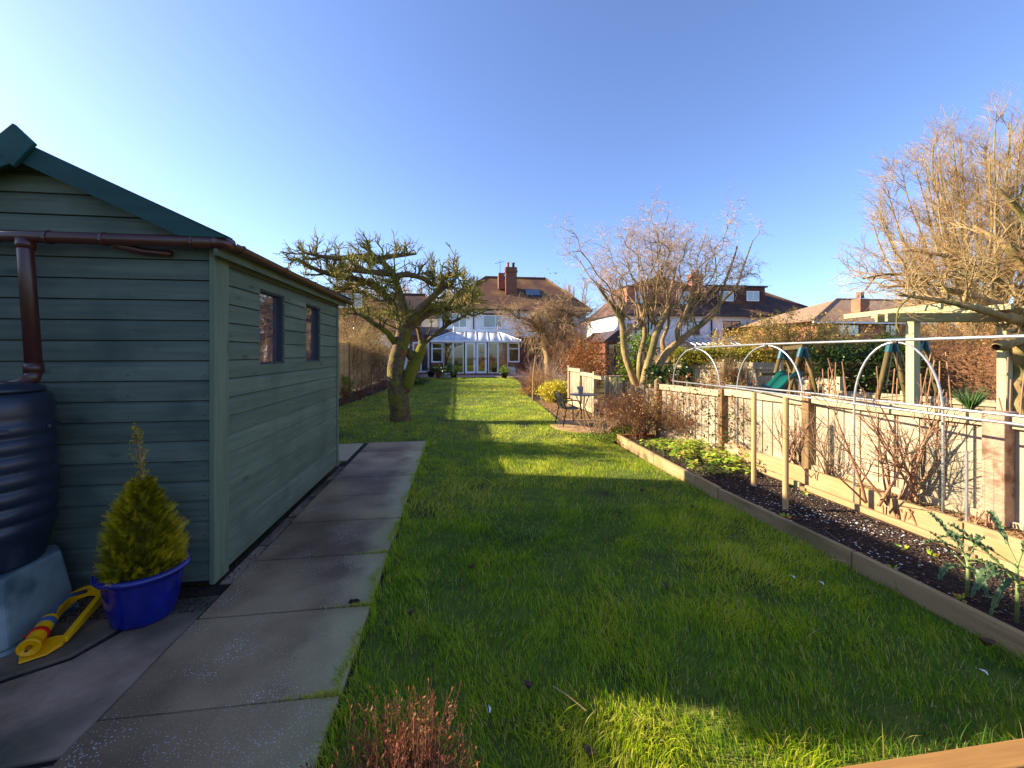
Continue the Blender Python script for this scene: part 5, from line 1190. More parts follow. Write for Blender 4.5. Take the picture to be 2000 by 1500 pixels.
# ------------------------------------------------------------------ bistro set
SC = .78
def chair(name, label, loc, rz):
    t = thing(name, label, 'chair', (0, 0, 0), 'garden chairs round the bistro table')
    k = SC
    b = MB()
    def curve_panel(x0, x1, f, n=10):
        vs = []; 
        for i in range(n+1):
            tt = i/n; y, z = f(tt)
            for x in (x0, (x0*2+x1)/3, (x0+2*x1)/3, x1): vs.append((x*k, (y-(.03 if abs(x) < .15 else 0))*k, z*k))
        fs = [(i*4+j, i*4+j+1, i*4+j+5, i*4+j+4) for i in range(n) for j in range(3)]
        m = len(vs); vs2 = [(x, y-.008, z-.006) for x, y, z in vs]; b.add(vs+vs2, fs+[tuple(q+m for q in f_)[::-1] for f_ in fs])
    curve_panel(-.22, .22, lambda tt: (.20-.42*tt, .44-.02*math.sin(tt*3.14)))
    b.build('seat', M['rattan'], t); b = MB()
    curve_panel(-.22, .22, lambda tt: (-.22-.10*tt-.02*tt*tt, .46+.36*tt)); b.build('backrest', M['rattan'], t)
    for s in (-1, 1):
        MB().tube([(s*.25*k, .22*k, 0), (s*.235*k, .20*k, .43*k), (s*.24*k, .17*k, .62*k), (s*.25*k, .0, .65*k), (s*.24*k, -.24*k, .64*k)], .012, 8).build('leg', M['darkmetal'], t, smooth=True)
        MB().tube([(s*.24*k, -.30*k, 0), (s*.23*k, -.21*k, .43*k), (s*.225*k, -.34*k, .82*k)], .012, 8).build('leg', M['darkmetal'], t, smooth=True)
    MB().tube([(-.225*k, -.34*k, .82*k), (0, -.36*k, .85*k), (.225*k, -.34*k, .82*k)], .012, 8).build('back_rail', M['darkmetal'], t, smooth=True)
    MB().tube([(-.235*k, .20*k, .43*k), (.235*k, .20*k, .43*k)], .010, 8).build('stretcher', M['darkmetal'], t)
    t.location = loc; t.rotation_euler = (0, 0, rz); return t
c0 = gp(1113, 831); ch = chair('rattan_chair', 'grey rattan garden chair facing the round table, nearest the lawn', (c0.x, c0.y, .02), math.radians(-80))
c1 = at(1184, 820, 8.3); copy_tree(ch, (c1.x, c1.y, .02), math.radians(70), 'darker rattan garden chair between the round table and the fence')
tc = at(1139, 800, 8.5); tb = thing('bistro_table', 'small round garden table with dark legs between two rattan chairs', 'table', (tc.x, tc.y, .02))
MB().lathe([(0, .545), (.225, .545), (.235, .555), (.225, .565), (0, .565)], 32, (tc.x, tc.y, .02), sx=1.25, sy=1.25).build('tabletop', surf('mosaic_top', (110, 104, 96), (150, 142, 130), rough=.5, scale=40, bump=.2), tb)
for q in range(3):
    an = q*2.09+.4; MB().tube([(tc.x+.20*math.cos(an), tc.y+.2*math.sin(an), .02), (tc.x+.04*math.cos(an), tc.y+.04*math.sin(an), .3), (tc.x+.17*math.cos(an), tc.y+.17*math.sin(an), .56)], .011, 8).build('leg', M['darkmetal'], tb, smooth=True)
tp = Vector((tc.x-.06, tc.y+.02, .587)); tpot = thing('table_pot', 'pale grey pot holding a sprig on the round garden table', 'plant pot', tp)
MB().lathe([(0, 0), (.052, 0), (.068, .135), (.072, .14), (.070, .15), (.060, .15), (.058, .12), (0, .12)], 20, tp).build('bowl', M['greypot'], tpot, smooth=True)
P, R = walk(np.random.default_rng(2), np.tile(np.array(tp)+[0, 0, .12], (14, 1)), np.random.default_rng(3).normal(size=(14, 3))*[.3, .3, 0]+[0, 0, 1], np.full(14, .13), 5, .1, .0, np.full(14, .002), .001)
v_, f_ = tubes(P, R, 3); mesh_np('sprig', v_, f_, M['twig_tan'], tpot)
disc = MB(); pc = gp(1150, 832); disc.lathe([(0, .022), (.74, .022), (.76, .010), (.76, -.03)], 40, (pc.x, pc.y, 0)); tag(disc.build('patio', surf('sandstone_circle', (150, 110, 78), (184, 146, 108), rough=.9, scale=4, bump=.4, c3=(118, 84, 60), s3=3)), kind='structure')

# ------------------------------------------------------------------ border plants right side
twiggy('rose_bush', 'thin bare green-stemmed shrub in front of the bistro table', 'shrub', gp(1168, 852), .75, .62, 26, M['twig_tan'], 201, r=.006, kids=((6, .35), (2, .2)), leaf=(M['leaf_mid'], .035, .05))
shrub('ground_ivy', 'low leafy ground cover along the lawn edge by the bistro circle', 'ground cover', gp(1165, 862), (.42, .22, .07), 700, .04, M['leaf_mid'], 202, stems=0, spread=.3)
shrub('ground_ivy', 'low dark leafy plant right of the round stone circle', 'ground cover', gp(1215, 850), (.30, .25, .09), 500, .045, M['leaf_mid'], 203, stems=0, spread=.3)
for i, (u, v, w_, h, n, sd, lab, lf_) in enumerate([
        (1205, 838, .8, .85, 34, 204, 'bare rambling rose with sparse leaves against the broken fence', (M['leaf_red'], .035, .12)), (1250, 852, .9, .85, 40, 205, 'tangled bare shrub at the broken part of the fence', (M['leaf_dry'], .035, .22)),
        (1372, 866, 1.0, 1.0, 44, 206, 'climbing rose with dark red leaves on the planter end of the fence', (M['leaf_red'], .045, .3)), (1425, 880, .9, .85, 34, 207, 'dark leafed climber on the fence behind the middle hoop', (M['hedge_dark'], .045, .3)),
        (1330, 858, .5, .7, 16, 208, 'bare brambly shrub beside the pointed fence post', (M['leaf_gold'], .035, .15)), (1500, 895, .7, .85, 22, 209, 'thin climber with purplish leaves behind the two round stakes', (M['leaf_red'], .04, .18))]):
    p = gp(u, v, .1); twiggy('climbing_rose' if i != 4 else 'bramble', lab, 'shrub', (p.x, p.y, .05), w_, h, n, M['twig_dark'] if i % 2 else M['cane'], sd, r=.006, kids=((9, .5), (4, .3)), leaf=lf_, depth=.35, wig=.22)
tag(MB().lathe([(0, 0), (.09, .0), (.105, .05), (.085, .12), (.04, .155), (0, .16)], 9, gp(1312, 858), sx=1.1, sy=.8).build('boulder', M['rock'], None, bevel=.02), 'brown boulder at the far end of the vegetable bed', 'rock')
tag(MB().lathe([(0, 0), (.06, .0), (.07, .04), (.03, .09), (0, .095)], 8, gp(1225, 858), sx=1.1, sy=.8).build('boulder', M['rock'], None, bevel=.015), 'small dark stone at the corner of the bed edging', 'rock')
shrub('euonymus', 'bright yellow variegated shrub at the fence end', 'shrub', gp(1090, 785), (.52, .5, .30), 5200, .05, M['leaf_yellow'], 210, lumps=60, asp=.6)
shrub('dry_perennials', 'orange-brown dried perennial clump left of the yellow shrub', 'perennials', gp(1056, 770), (.52, .5, .42), 3800, .05, M['leaf_dry'], 211, lumps=50, asp=.3)
twiggy('dry_perennials', 'tall red-brown bare perennial stems behind the sapling', 'perennials', gp(1046, 762), 1.9, 1.0, 130, M['leaf_dry'] if False else M['cane'], 212, r=.006, kids=((6, .35),), depth=1.5)
twiggy('dry_perennials', 'pinkish dried flower stems at the far end of the border', 'perennials', gp(1068, 756), 2.6, 1.35, 130, M['twig_pink'], 213, r=.007, kids=((6, .35),), depth=2.5)
shrub('heath_mound', 'low dark mound of earth and ivy at the foot of the sapling', 'shrub', gp(1028, 772), (.32, .3, .12), 900, .04, M['leaf_dry'], 214, stems=0)
bmb = MB(); p = at(1082, 715, 17.5)
fr = thing('cane_wigwam', 'pale crossed bean canes standing in the border before the brick wall', 'bean canes', (p.x, p.y, 0))
for a, b_ in [((-.35, 0), (-.3, .0)), ((.35, 0), (.32, 0)), ((-.3, 0), (.5, 0))]:
    MB().tube([(p.x+a[0], p.y, 0), (p.x+b_[0], p.y, 1.25 if a != (-.3, 0) else 1.4)], .018, 6).build('cane', M['stake'], fr)
MB().tube([(p.x-.5, p.y, .95), (p.x+.5, p.y, .98)], .018, 6).build('cane', M['stake'], fr)

# left border plants
for i, (u, v, w_, h, n, sd, m, lab, lf_) in enumerate([(668, 790, .6, .55, 20, 220, 'twig_dark', 'dark bare shrub low in the left border by the shed corner', (M['leaf_dry'], .04, .2)),
        (700, 782, .6, .6, 20, 221, 'twig_dark', 'bare brown shrub in the left border', None), (725, 768, .8, .85, 20, 222, 'cane', 'tall reddish bare shrub before the left fence', None), (750, 756, 1.1, 1.35, 26, 223, 'twig_dark', 'dense bare thicket at the far left fence behind the apple trunk', None)]):
    p = gp(u, v); twiggy('bare_shrub', lab, 'shrub', (p.x, p.y, 0), w_, h, n, M[m], sd, r=.007, kids=((8, .4), (3, .2)), leaf=lf_, wig=.14)
shrub('green_shrub', 'small yellow-green shrub against the fence beside the shed corner', 'shrub', gp(672, 772), (.33, .33, .32), 1600, .05, M['leaf_mid'], 224)
shrub('low_conifer', 'low spreading dark green conifer beyond the apple tree trunk', 'shrub', gp(806, 752), (.75, .6, .28), 2600, .07, M['hedge_dark'], 225, asp=.3)
# neighbour's growth above the left fence
def wild(name, label, c, rad, n, mat, seed, r=.014, kids=((9, .4), (5, .25)), cat='bush', leaf=None, wig=.1):
    return twiggy(name, label, cat, c, rad[0]*2, rad[1], n, mat, seed, r=r, kids=kids, depth=rad[0]*1.6, wig=wig, leaf=leaf)
for i, (u, T_, w_, h, n, m, lab) in enumerate([(668, 15.0, 1.3, 2.9, 50, 'twig_gold', 'golden bare bush showing over the left fence beside the shed gutter'), (700, 18.0, 1.5, 3.5, 54, 'twig_gold', 'wide golden bare bush over the left fence left of the apple trunk')]):
    p = at(u, 700, T_); wild('bare_bush', lab, (min(p.x, -4.6), p.y, 0), (w_, h), n, M[m], 230+i, leaf=(M['leaf_gold'], .05, .35))
p = at(716, 700, 21); shrub('evergreen_bush', 'dark green evergreen bush over the left fence beside the apple trunk', 'bush', (p.x, p.y, 0), (1.0, 1.0, 1.35), 4500, .12, M['hedge_dark'], 236)
p = at(755, 700, 24); shrub('pink_bush', 'reddish twiggy bush over the far left fence by the apple trunk', 'bush', (p.x, p.y, 0), (1.0, .9, 1.0), 2600, .07, M['leaf_red'], 237, asp=.25)
# yew just beyond the left fence, hidden by the shed; it shades the lawn
shrub('yew_tree', 'dense dark yew beyond the left fence behind the shed', 'tree', (-5.1, 7.55, 0), (.75, .60, 1.75), 9000, .12, M['conf_dark'], 238, lumps=90, shell=.2)

# ------------------------------------------------------------------ swing set with slide, next garden
def swing():
    T = 9.2; c = at(1770, 700, T); root = thing('swing_frame', 'timber climbing and swing frame with blue-green joints and a green slide', 'swing frame', (c.x, c.y, 0))
    def A(u, Tt, top_v, spread, depth=.0):
        p = at(u, top_v, Tt); ft = []
        for s in (-1, 1):
            q = Vector((p.x+s*spread, p.y+s*depth, 0)); q0 = Vector((p.x+s*.05, p.y, p.z-.02)); d = (q-q0).normalized()
            MB().tube([q0, q], .045, 10).build('leg', M['log'], root, smooth=True)
            MB().tube([q0-d*.03, q0+d*.20], .056, 10).build('bracket', M['teal_plastic'], root)
        return p
    a1 = A(1742, 8.3, 668, .48); a2 = A(1802, 8.6, 665, .55); MB().tube([a1+Vector((-.1, 0, .03)), a2+Vector((.12, 0, .03))], .05, 10).build('crossbeam', M['teal_plastic'], root, smooth=True)
    for z0 in (.35, .62, .9): MB().bar(a2+Vector((-.42+.3*z0, 0, z0-a2.z)), a2+Vector((.42-.3*z0, 0, z0-a2.z)), .05, .05).build('rung', M['log'], root)
    b1 = A(1530, 9.6, 684, .50); b2 = A(1568, 9.3, 680, .52)
    MB().bar(b1+Vector((0, 0, .04)), b2+Vector((0, 0, .04)), .09).build('crossbeam', M['log'], root)
    pass
    for zz, a, b_ in ((.55, -.55, .5), (.95, -.6, .62)): MB().bar((b1.x+a, b1.y, zz), (b2.x+b_, b2.y, zz), .07).build('platform_rail', M['log'], root)
    MB().bar((b1.x-.3, b1.y+.3, .3), (b1.x+.25, b1.y+.3, .95), .07).build('brace', M['log'], root)
    # climbing net
    net = MB()
    for k in range(4):
        f = .25+.2*k; p0 = a1+Vector((-.35*f, -.05, -a1.z*f*.8)); net.bar(p0, p0+Vector((.75*f+.2, .05, .05)), .014)
    for k in range(3): net.bar(a1+Vector((-.05+.1*k, -.05, -.2)), a1+Vector((-.2+.3*k, -.05, -.95)), .014)
    net.build('rope_net', M['stake'], root)
    # slide: wave chute with raised sides
    st, en = at(1552, 738, 9.0), at(1474, 766, 8.6); d = (en-st); n = 18; sl = MB(); w_ = .17; dn = Vector((d.x, d.y, 0)).normalized(); sd = Vector((-dn.y, dn.x, 0)); vs = []
    for i in range(n+1):
        f = i/n; c = st+d*f+Vector((0, 0, .11*math.sin(f*math.pi*2.2+.4)))
        for o, h in ((-w_, .10), (-w_*.85, 0), (0, -.02), (w_*.85, 0), (w_, .10), (w_*.95, -.04), (-w_*.95, -.04)): vs.append(c+sd*o+Vector((0, 0, h)))
    sl.add(vs, [(i*7+j, i*7+(j+1) % 7, (i+1)*7+(j+1) % 7, (i+1)*7+j) for i in range(n) for j in range(7)]).build('slide', M['slide'], root, smooth=True)
swing()

# ------------------------------------------------------------------ far fences, hedges and bushes in the next gardens
def simple_fence(name, label, p, q, h, mat, nb, posts=True, z0=0):
    root = thing(name, label, 'fence', (p[0], p[1], 0)); p, q = Vector((*p, 0)), Vector((*q, 0)); d = (q-p)/nb; n_ = Vector((-d.y, d.x, 0)).normalized()
    for i in range(nb):
        MB().bar(p+d*(i+.04)+Vector((0, 0, z0+h/2)), p+d*(i+.98)+Vector((0, 0, z0+h/2)), .025+.01*(i % 2), h).build('board', mat, root)
    k = max(1, nb//8)
    for i in range(k+1):
        c = p+(q-p)*i/k
        if posts: MB().box(c.x-.05, c.x+.05, c.y-.05, c.y+.05, 0, z0+h+.08).build('post', M['fence_rail'], root)
    MB().bar(p+Vector((0, 0, z0+h*.85))-n_*.04, q+Vector((0, 0, z0+h*.85))-n_*.04, .03, .07).build('rail', M['fence_rail'], root)
    return root
def fa(u, T): p = at(u, 700, T); return (p.x, p.y)
simple_fence('pale_fence', 'pale pinkish board fence below the mossy bank behind the first hoop', fa(1318, 14.4), fa(1415, 13.0), 1.15, M['fence_new'], 14)
simple_fence('pale_fence', 'pale panel fence behind the slide', fa(1436, 13.2), fa(1525, 11.8), 1.15, M['fence_new'], 12)
simple_fence('pale_fence', 'pale fence behind the swing frame legs', fa(1528, 12.4), fa(1640, 10.4), .75, M['fence_new'], 14)
simple_fence('pale_fence', 'low pale sunlit wall-like fence behind the raspberry canes', fa(1600, 9.9), fa(1990, 7.4), .55, M['fence_new'], 22)
simple_fence('dark_fence', 'dark shaded fence between the tree stems and the pale fence', fa(1255, 14.2), fa(1318, 13.8), 1.35, M['timber_dark'], 8)
def bank(name, label, p, q, w_, z0, z1, n, size, mat, seed, cat='hedge', asp=.5, rough=.25, kindless=True):
    rng = np.random.default_rng(seed); root = thing(name, label, cat, (p[0], p[1], 0)); p = np.array([*p, 0.]); q = np.array([*q, 0.]); t = rng.uniform(0, 1, n); d = q-p; nn = np.array([-d[1], d[0], 0])/np.linalg.norm(d)
    lump = 1+rough*np.sin(t*31+seed)*np.sin(t*13)+rough*.5*np.sin(t*67); zz = rng.uniform(0, 1, n)**.8
    P = p+d*t[:, None]+nn*(rng.normal(0, .35, n)*w_*(1.15-.5*zz))[:, None]; P[:, 2] = z0+(z1-z0)*zz*lump+rng.normal(0, .03, n)
    leaves_obj(rng, 'foliage', P, size, mat, root, asp); core = MB().bar(Vector(p)+Vector((0, 0, (z0+z1)/2-.06*(z1-z0))), Vector(q)+Vector((0, 0, (z0+z1)/2-.06*(z1-z0))), w_*.45, (z1-z0)*.72)
    core.build('branches', M['twig_dark'], root)
    return root
bank('ivy_bank', 'mossy yellow-green ivy bank on top of the pale fence behind the first hoop', fa(1305, 14), fa(1520, 13.4), .9, 1.05, 1.55, 9000, .09, M['mossbank'], 301, asp=.35)
bank('evergreen_hedge', 'dense dark evergreen hedge behind the swing frame', fa(1575, 11.5), fa(1790, 10.6), 1.3, .2, 1.45, 14000, .085, M['hedge_dark'], 302)
bank('clipped_hedge', 'flat green clipped hedge below the far bungalow', fa(1610, 13.5), fa(1760, 12.5), .8, 1.3, 1.85, 5000, .09, M['leaf_mid'], 303, rough=.06)
bank('beech_hedge', 'orange-brown winter hedge behind the pergola posts', fa(1800, 10.8), fa(2100, 9.0), 1.3, .0, 2.05, 17000, .06, M['leaf_dry'], 304, asp=.25)
bank('laurel_bush', 'glossy dark green laurel at the foot of the contorted tree', fa(1262, 11.6), fa(1350, 11.2), .8, .35, .95, 2600, .12, M['hedge_dark'], 305, cat='bush')
shrub('laurel_bush', 'bright green upright laurel behind the contorted tree stems', 'bush', (*fa(1252, 15.5), 0), (.85, .7, 1.1), 3200, .13, M['leaf_mid'], 306)
shrub('photinia_bush', 'rounded red and green shrub behind the fence end', 'bush', (*fa(1150, 14.8), 0), (.85, .8, 1.02), 7000, .065, M['leaf_red'], 307, lumps=80, spread=.16)
wild('bare_bush', 'bare reddish twig bush above the rounded red shrub', (*fa(1125, 17.5), 0), (1.2, 2.6), 46, M['cane'], 308, leaf=(M['leaf_red'], .06, .1))
wild('golden_bush', 'large golden-leaved bush between the white house and the swing frame', (*fa(1540, 13.5), 0), (1.7, 2.7), 70, M['twig_gold'], 309, r=.018, leaf=(M['leaf_gold'], .075, .75), kids=((12, .4), (5, .2)))
wild('golden_bush', 'tall loose golden bush before the white house, left of the slide', (*fa(1475, 15), 0), (1.2, 2.4), 46, M['twig_gold'], 310, r=.016, leaf=(M['leaf_gold'], .075, .8), kids=((10, .4), (4, .2)))
wild('golden_bush', 'golden bush below the roof gap, right of the largest golden bush', (*fa(1610, 15), 0), (1.2, 2.3), 46, M['twig_gold'], 311, r=.016, leaf=(M['leaf_gold'], .07, .6), kids=((10, .4), (4, .2)))
shrub('round_bush', 'bright green round bush just left of the first pergola post', 'bush', (*fa(1755, 11.5), 0), (.55, .5, .95), 2600, .09, M['leaf_mid'], 312, lift=.25)
wild('bare_bush', 'bare brown bush seen between the pergola posts', (*fa(1870, 11.6), 0), (1.8, 2.7), 70, M['twig_gold'], 313, kids=((12, .4), (5, .25)), leaf=(M['leaf_dry'], .05, .3))
wild('bare_bush', 'bare orange brambles between the two pale fences', (*fa(1426, 12.8), 0), (.35, 1.25), 40, M['twig_gold'], 314, r=.009)
wild('bare_bush', 'small bare apricot bush in front of the pale fence behind the first hoop', (*fa(1385, 11.2), 0), (.45, .95), 12, M['twig_gold'], 315, r=.014, leaf=(M['leaf_gold'], .05, .3))
def spiky(p, label):
    rng = np.random.default_rng(6); root = thing('spiky_plant', label, 'plant', p); n = 90; a = rng.uniform(0, 6.28, n); P, R = walk(rng, np.tile(np.array(p), (n, 1)), np.stack([np.cos(a)*.5, np.sin(a)*.5, rng.uniform(.6, 1.4, n)], 1), rng.uniform(.25, .5, n), 5, .03, -.08, np.full(n, .014), .001)
    v, f = tubes(P, R, 3); mesh_np('leaves', v, f, surf('sword_leaf', (50, 84, 40), (84, 112, 56), rough=.5, bump=0), root)
q = fa(1895, 6.6); spiky((q[0], q[1], .50), 'spiky sword-leaved green plant just over the fence near the second pergola post')
tr = thing('trough', 'dark weathered trough holding the sword-leaved plant', 'trough', (q[0], q[1], 0)); MB().box(q[0]-.35, q[0]+.35, q[1]-.25, q[1]+.25, 0, .49).build('box', M['timber_dark'], tr, bevel=.01); MB().box(q[0]-.32, q[0]+.32, q[1]-.22, q[1]+.22, .49, .51).build('soil', M['soil'], tr)
rp = fa(1750, 12.5)
ls = thing('garden_shed', 'low garden building with dark sloping roof showing above the evergreen hedge', 'shed', (rp[0], rp[1], 0))
MB().box(rp[0]-1.5, rp[0]+1.2, rp[1], rp[1]+1.8, 0, 1.3).build('wall', M['timber_dark'], ls)
MB().prism([(rp[1]-.2, 1.28), (rp[1]+2.0, 1.75), (rp[1]+2.0, 1.82), (rp[1]-.2, 1.36)], 0, rp[0]-1.7, rp[0]+1.4).build('roof', M['felt'], ls)

# ------------------------------------------------------------------ houses
def window(root, x0, x1, z0, z1, Y, cols=(.5,), top=0, fm='upvc', gm='glass', fw=.06, sill=True):
    b = MB(); y0, y1 = Y-.05, Y-.002
    b.box(x0, x0+fw, y0, y1, z0, z1).box(x1-fw, x1, y0, y1, z0, z1).box(x0+fw, x1-fw, y0, y1, z1-fw, z1).box(x0+fw, x1-fw, y0, y1, z0, z0+fw)
    for c in cols:
        xc = x0+(x1-x0)*c; b.box(xc-fw/2, xc+fw/2, y0+.002, y1, z0+fw, z1-fw)
    if top: 
        xs = [x0+fw]+[x0+(x1-x0)*c for c in cols]+[x1-fw]
        for i in range(len(xs)-1): b.box(xs[i]+(fw/2 if i else 0), xs[i+1]-(fw/2 if i < len(xs)-2 else 0), y0+.004, y1, z1-top-fw*.4, z1-top+fw*.4)
    wd = b.build('window', M[fm], root)
    xs = [x0+fw]+[x0+(x1-x0)*c for c in cols]+[x1-fw]
    for i in range(len(xs)-1): MB().box(xs[i]+(fw/2 if i else 0)+.001, xs[i+1]-(fw/2 if i < len(xs)-2 else 0)-.001, Y-.025, Y-.018, z0+fw+.001, z1-fw-.001).build('pane', M[gm], wd)
    if sill: MB().box(x0-.05, x1+.05, Y-.10, Y-.003, z0-.06, z0-.002).build('sill', M['upvc'] if fm == 'upvc' else M['black'], wd)
    return wd
def hip_roof(root, x0, x1, y0, y1, ze, zr, rx0, rx1, mat, name='roof', th=.0):
    ym = (y0+y1)/2; b = MB(); b.add([(x0, y0, ze), (x1, y0, ze), (x1, y1, ze), (x0, y1, ze), (rx0, ym, zr), (rx1, ym, zr)], [(0, 1, 5, 4), (1, 2, 5), (2, 3, 4, 5), (3, 0, 4), (3, 2, 1, 0)])
    r = b.build(name, M[mat], root)
    rt = MB().tube([(rx0, ym, zr+.02), (rx1, ym, zr+.02)], .09, 8)
    rt.tube([(rx0, ym, zr+.02), (x0, y0, ze+.03)], .08, 6).tube([(rx1, ym, zr+.02), (x1, y0, ze+.03)], .08, 6); rt.build('ridge_tiles', M[mat], r)
    return r
def chimney(root, x0, x1, y0, y1, z0, z1, mat='brick', pots=2, band=True):
    c = MB().box(x0, x1, y0, y1, z0, z1).build('chimney', M[mat], root)
    if band: MB().box(x0-.05, x1+.05, y0-.05, y1+.05, z1-.30, z1-.14).box(x0-.03, x1+.03, y0-.03, y1+.03, z1+.0, z1+.08).build('corbel', M[mat], c)
    for i in range(pots):
        xc = x0+(x1-x0)*(i+.5)/pots; MB().lathe([(.10, 0), (.12, .02), (.10, .06), (.095, .34), (.12, .37), (.12, .42), (.08, .42), (.08, .1), (0, .1)], 12, (xc, (y0+y1)/2, z1+.08)).build('chimney_pot', M['terracotta'] if i != 1 else M['black'], c)
    return c
# --- main house
Yw = 28.6
hs = thing('semi_detached_house', 'white rendered house with orange-brown tiled roof, brick chimney and skylight', 'house', (3, 30, 0))
hx0, hx1 = -1.25, 9.4; ze = aY(980, 604, Yw-.3).z
MB().box(hx0, hx1, Yw, 36.5, 0, ze).build('wall', M['render'], hs)
MB().box(hx0+.02, 3.2, Yw-.012, Yw-.001, 0, 2.5).box(3.2, hx1-.02, Yw-.014, Yw-.001, 0, 2.6).build('brick_wall', M['brick'], hs)
hip_roof(hs, hx0-.35, hx1+.35, Yw-.35, 36.8, ze-.02, aY(980, 543, 32.7).z, aY(948, 543, 32.7).x, aY(1064, 545, 32.7).x, 'tile_main')
MB().box(hx0-.35, hx1+.35, Yw-.42, Yw-.36, ze-.12, ze+.0).build('gutter', M['black'], hs)
MB().tube([(aY(1101, 620, Yw-.1).x, Yw-.1, ze-.1), (aY(1101, 620, Yw-.1).x, Yw-.1, 2.6)], .045, 8).build('downpipe', M['black'], hs)
MB().tube([(aY(925, 620, Yw-.1).x, Yw-.1, ze-.1), (aY(925, 620, Yw-.1).x, Yw-.1, 2.9)], .04, 8).build('downpipe', M['black'], hs)
cA, cB = aY(988, 570, 30.1), aY(1009.5, 524, 30.1); chimney(hs, cA.x, cB.x, 30.1, 30.9, 5.6, cB.z, pots=2)
MB().box(cA.x-.5, cA.x-.06, 30.6, 31.3, 6.3, 7.55).build('chimney', M['brick'], hs)
aer = MB().tube([(cA.x-.35, 30.9, 7.4), (cA.x-.35, 30.9, 8.6)], .015, 6); aer.bar((cA.x-.75, 30.9, 8.3), (cA.x+.0, 30.9, 8.5), .02)
for k in range(4): aer.bar((cA.x-.7+.18*k, 30.75, 8.32+.05*k), (cA.x-.7+.18*k, 31.05, 8.32+.05*k), .015)
aer.build('aerial', M['black'], hs)
sk0, sk1 = aY(1025, 577, 30.4), aY(1052, 560, 31.2); zz = lambda Y: ze-.02+(Y-Yw+.35)*((aY(980, 543, 32.7).z-ze+.02)/((36.8-Yw+.35)/2))
sk = MB(); sk.add([(sk0.x, 29.9, zz(29.9)+.08), (sk1.x, 29.9, zz(29.9)+.08), (sk1.x, 30.8, zz(30.8)+.08), (sk0.x, 30.8, zz(30.8)+.08), (sk0.x, 29.9, zz(29.9)-.1), (sk1.x, 29.9, zz(29.9)-.1), (sk1.x, 30.8, zz(30.8)-.1), (sk0.x, 30.8, zz(30.8)-.1)], [(0, 1, 2, 3), (4, 7, 6, 5), (0, 4, 5, 1), (1, 5, 6, 2), (2, 6, 7, 3), (3, 7, 4, 0)])
sko = sk.build('skylight', M['darkmetal'], hs)
MB().add([(sk0.x+.08, 29.98, zz(29.98)+.09), (sk1.x-.08, 29.98, zz(29.98)+.09), (sk1.x-.08, 30.72, zz(30.72)+.09), (sk0.x+.08, 30.72, zz(30.72)+.09)], [(0, 1, 2, 3)]).build('pane', M['glass'], sko)
for (u0, v0, u1, v1, cols) in [(943, 616, 980, 640, (.66,)), (882, 612, 912, 640, (.5,)), (1040, 616, 1075, 642, (.5,)), (1105, 618, 1122, 642, ())]:
    a, b_ = aY(u0, v1, Yw), aY(u1, v0, Yw); window(hs, a.x, b_.x, a.z, b_.z, Yw, cols, top=0)
    MB().box(a.x-.05, b_.x+.05, Yw-.03, Yw-.003, b_.z+.01, b_.z+.15).build('lintel', M['brick'], hs)
a, b_ = aY(1056, 726, Yw), aY(1104, 682, Yw); window(hs, a.x, b_.x, a.z, 2.05, Yw-.015, (.33, .66), fm='darkmetal', gm='glass', sill=False)
MB().prism([(Yw-1.1, 2.35), (Yw-.016, 2.95), (Yw-.016, 3.0), (Yw-1.1, 2.42)], 0, aY(1055, 680, Yw).x, aY(1120, 680, Yw).x).build('porch_roof', M['tile_dark'], hs)
MB().lathe([(0, 0), (.2, .03), (.29, .10), (.30, .10), (.2, .02), (0, -.02)], 20, (aY(1015, 652, Yw-.2).x, Yw-.25, aY(1015, 652, Yw-.2).z)).build('satellite_dish', M['greypot'], hs)
# lean-to part on the left with French doors
lx0, lx1 = aY(806, 700, 27.3).x, aY(840, 700, 27.3).x
lt = thing('garden_room', 'brick lean-to with white French doors under a dark slate roof, left of the conservatory', 'house extension', (-2, 28, 0))
MB().box(lx0-1.6, lx1+.9, 27.3, 28.58, 0, 2.6).build('wall', M['brick'], lt)
MB().prism([(27.0, 2.5), (29.2, aY(860, 641, 29.2).z), (29.2, aY(860, 641, 29.2).z+.08), (27.0, 2.6)], 0, lx0-1.9, aY(888, 640, 28.59).x).build('roof', M['tile_slate'], lt)
dr = MB(); dx0, dx1 = lx0, lx1-.05
window(lt, dx0, dx1, .12, 2.15, 27.3, (.5,), fw=.10, sill=False)
MB().box(lx0-1.5, lx0-.2, 27.26, 27.298, .9, 2.1).build('window_panel', M['upvc'], lt)
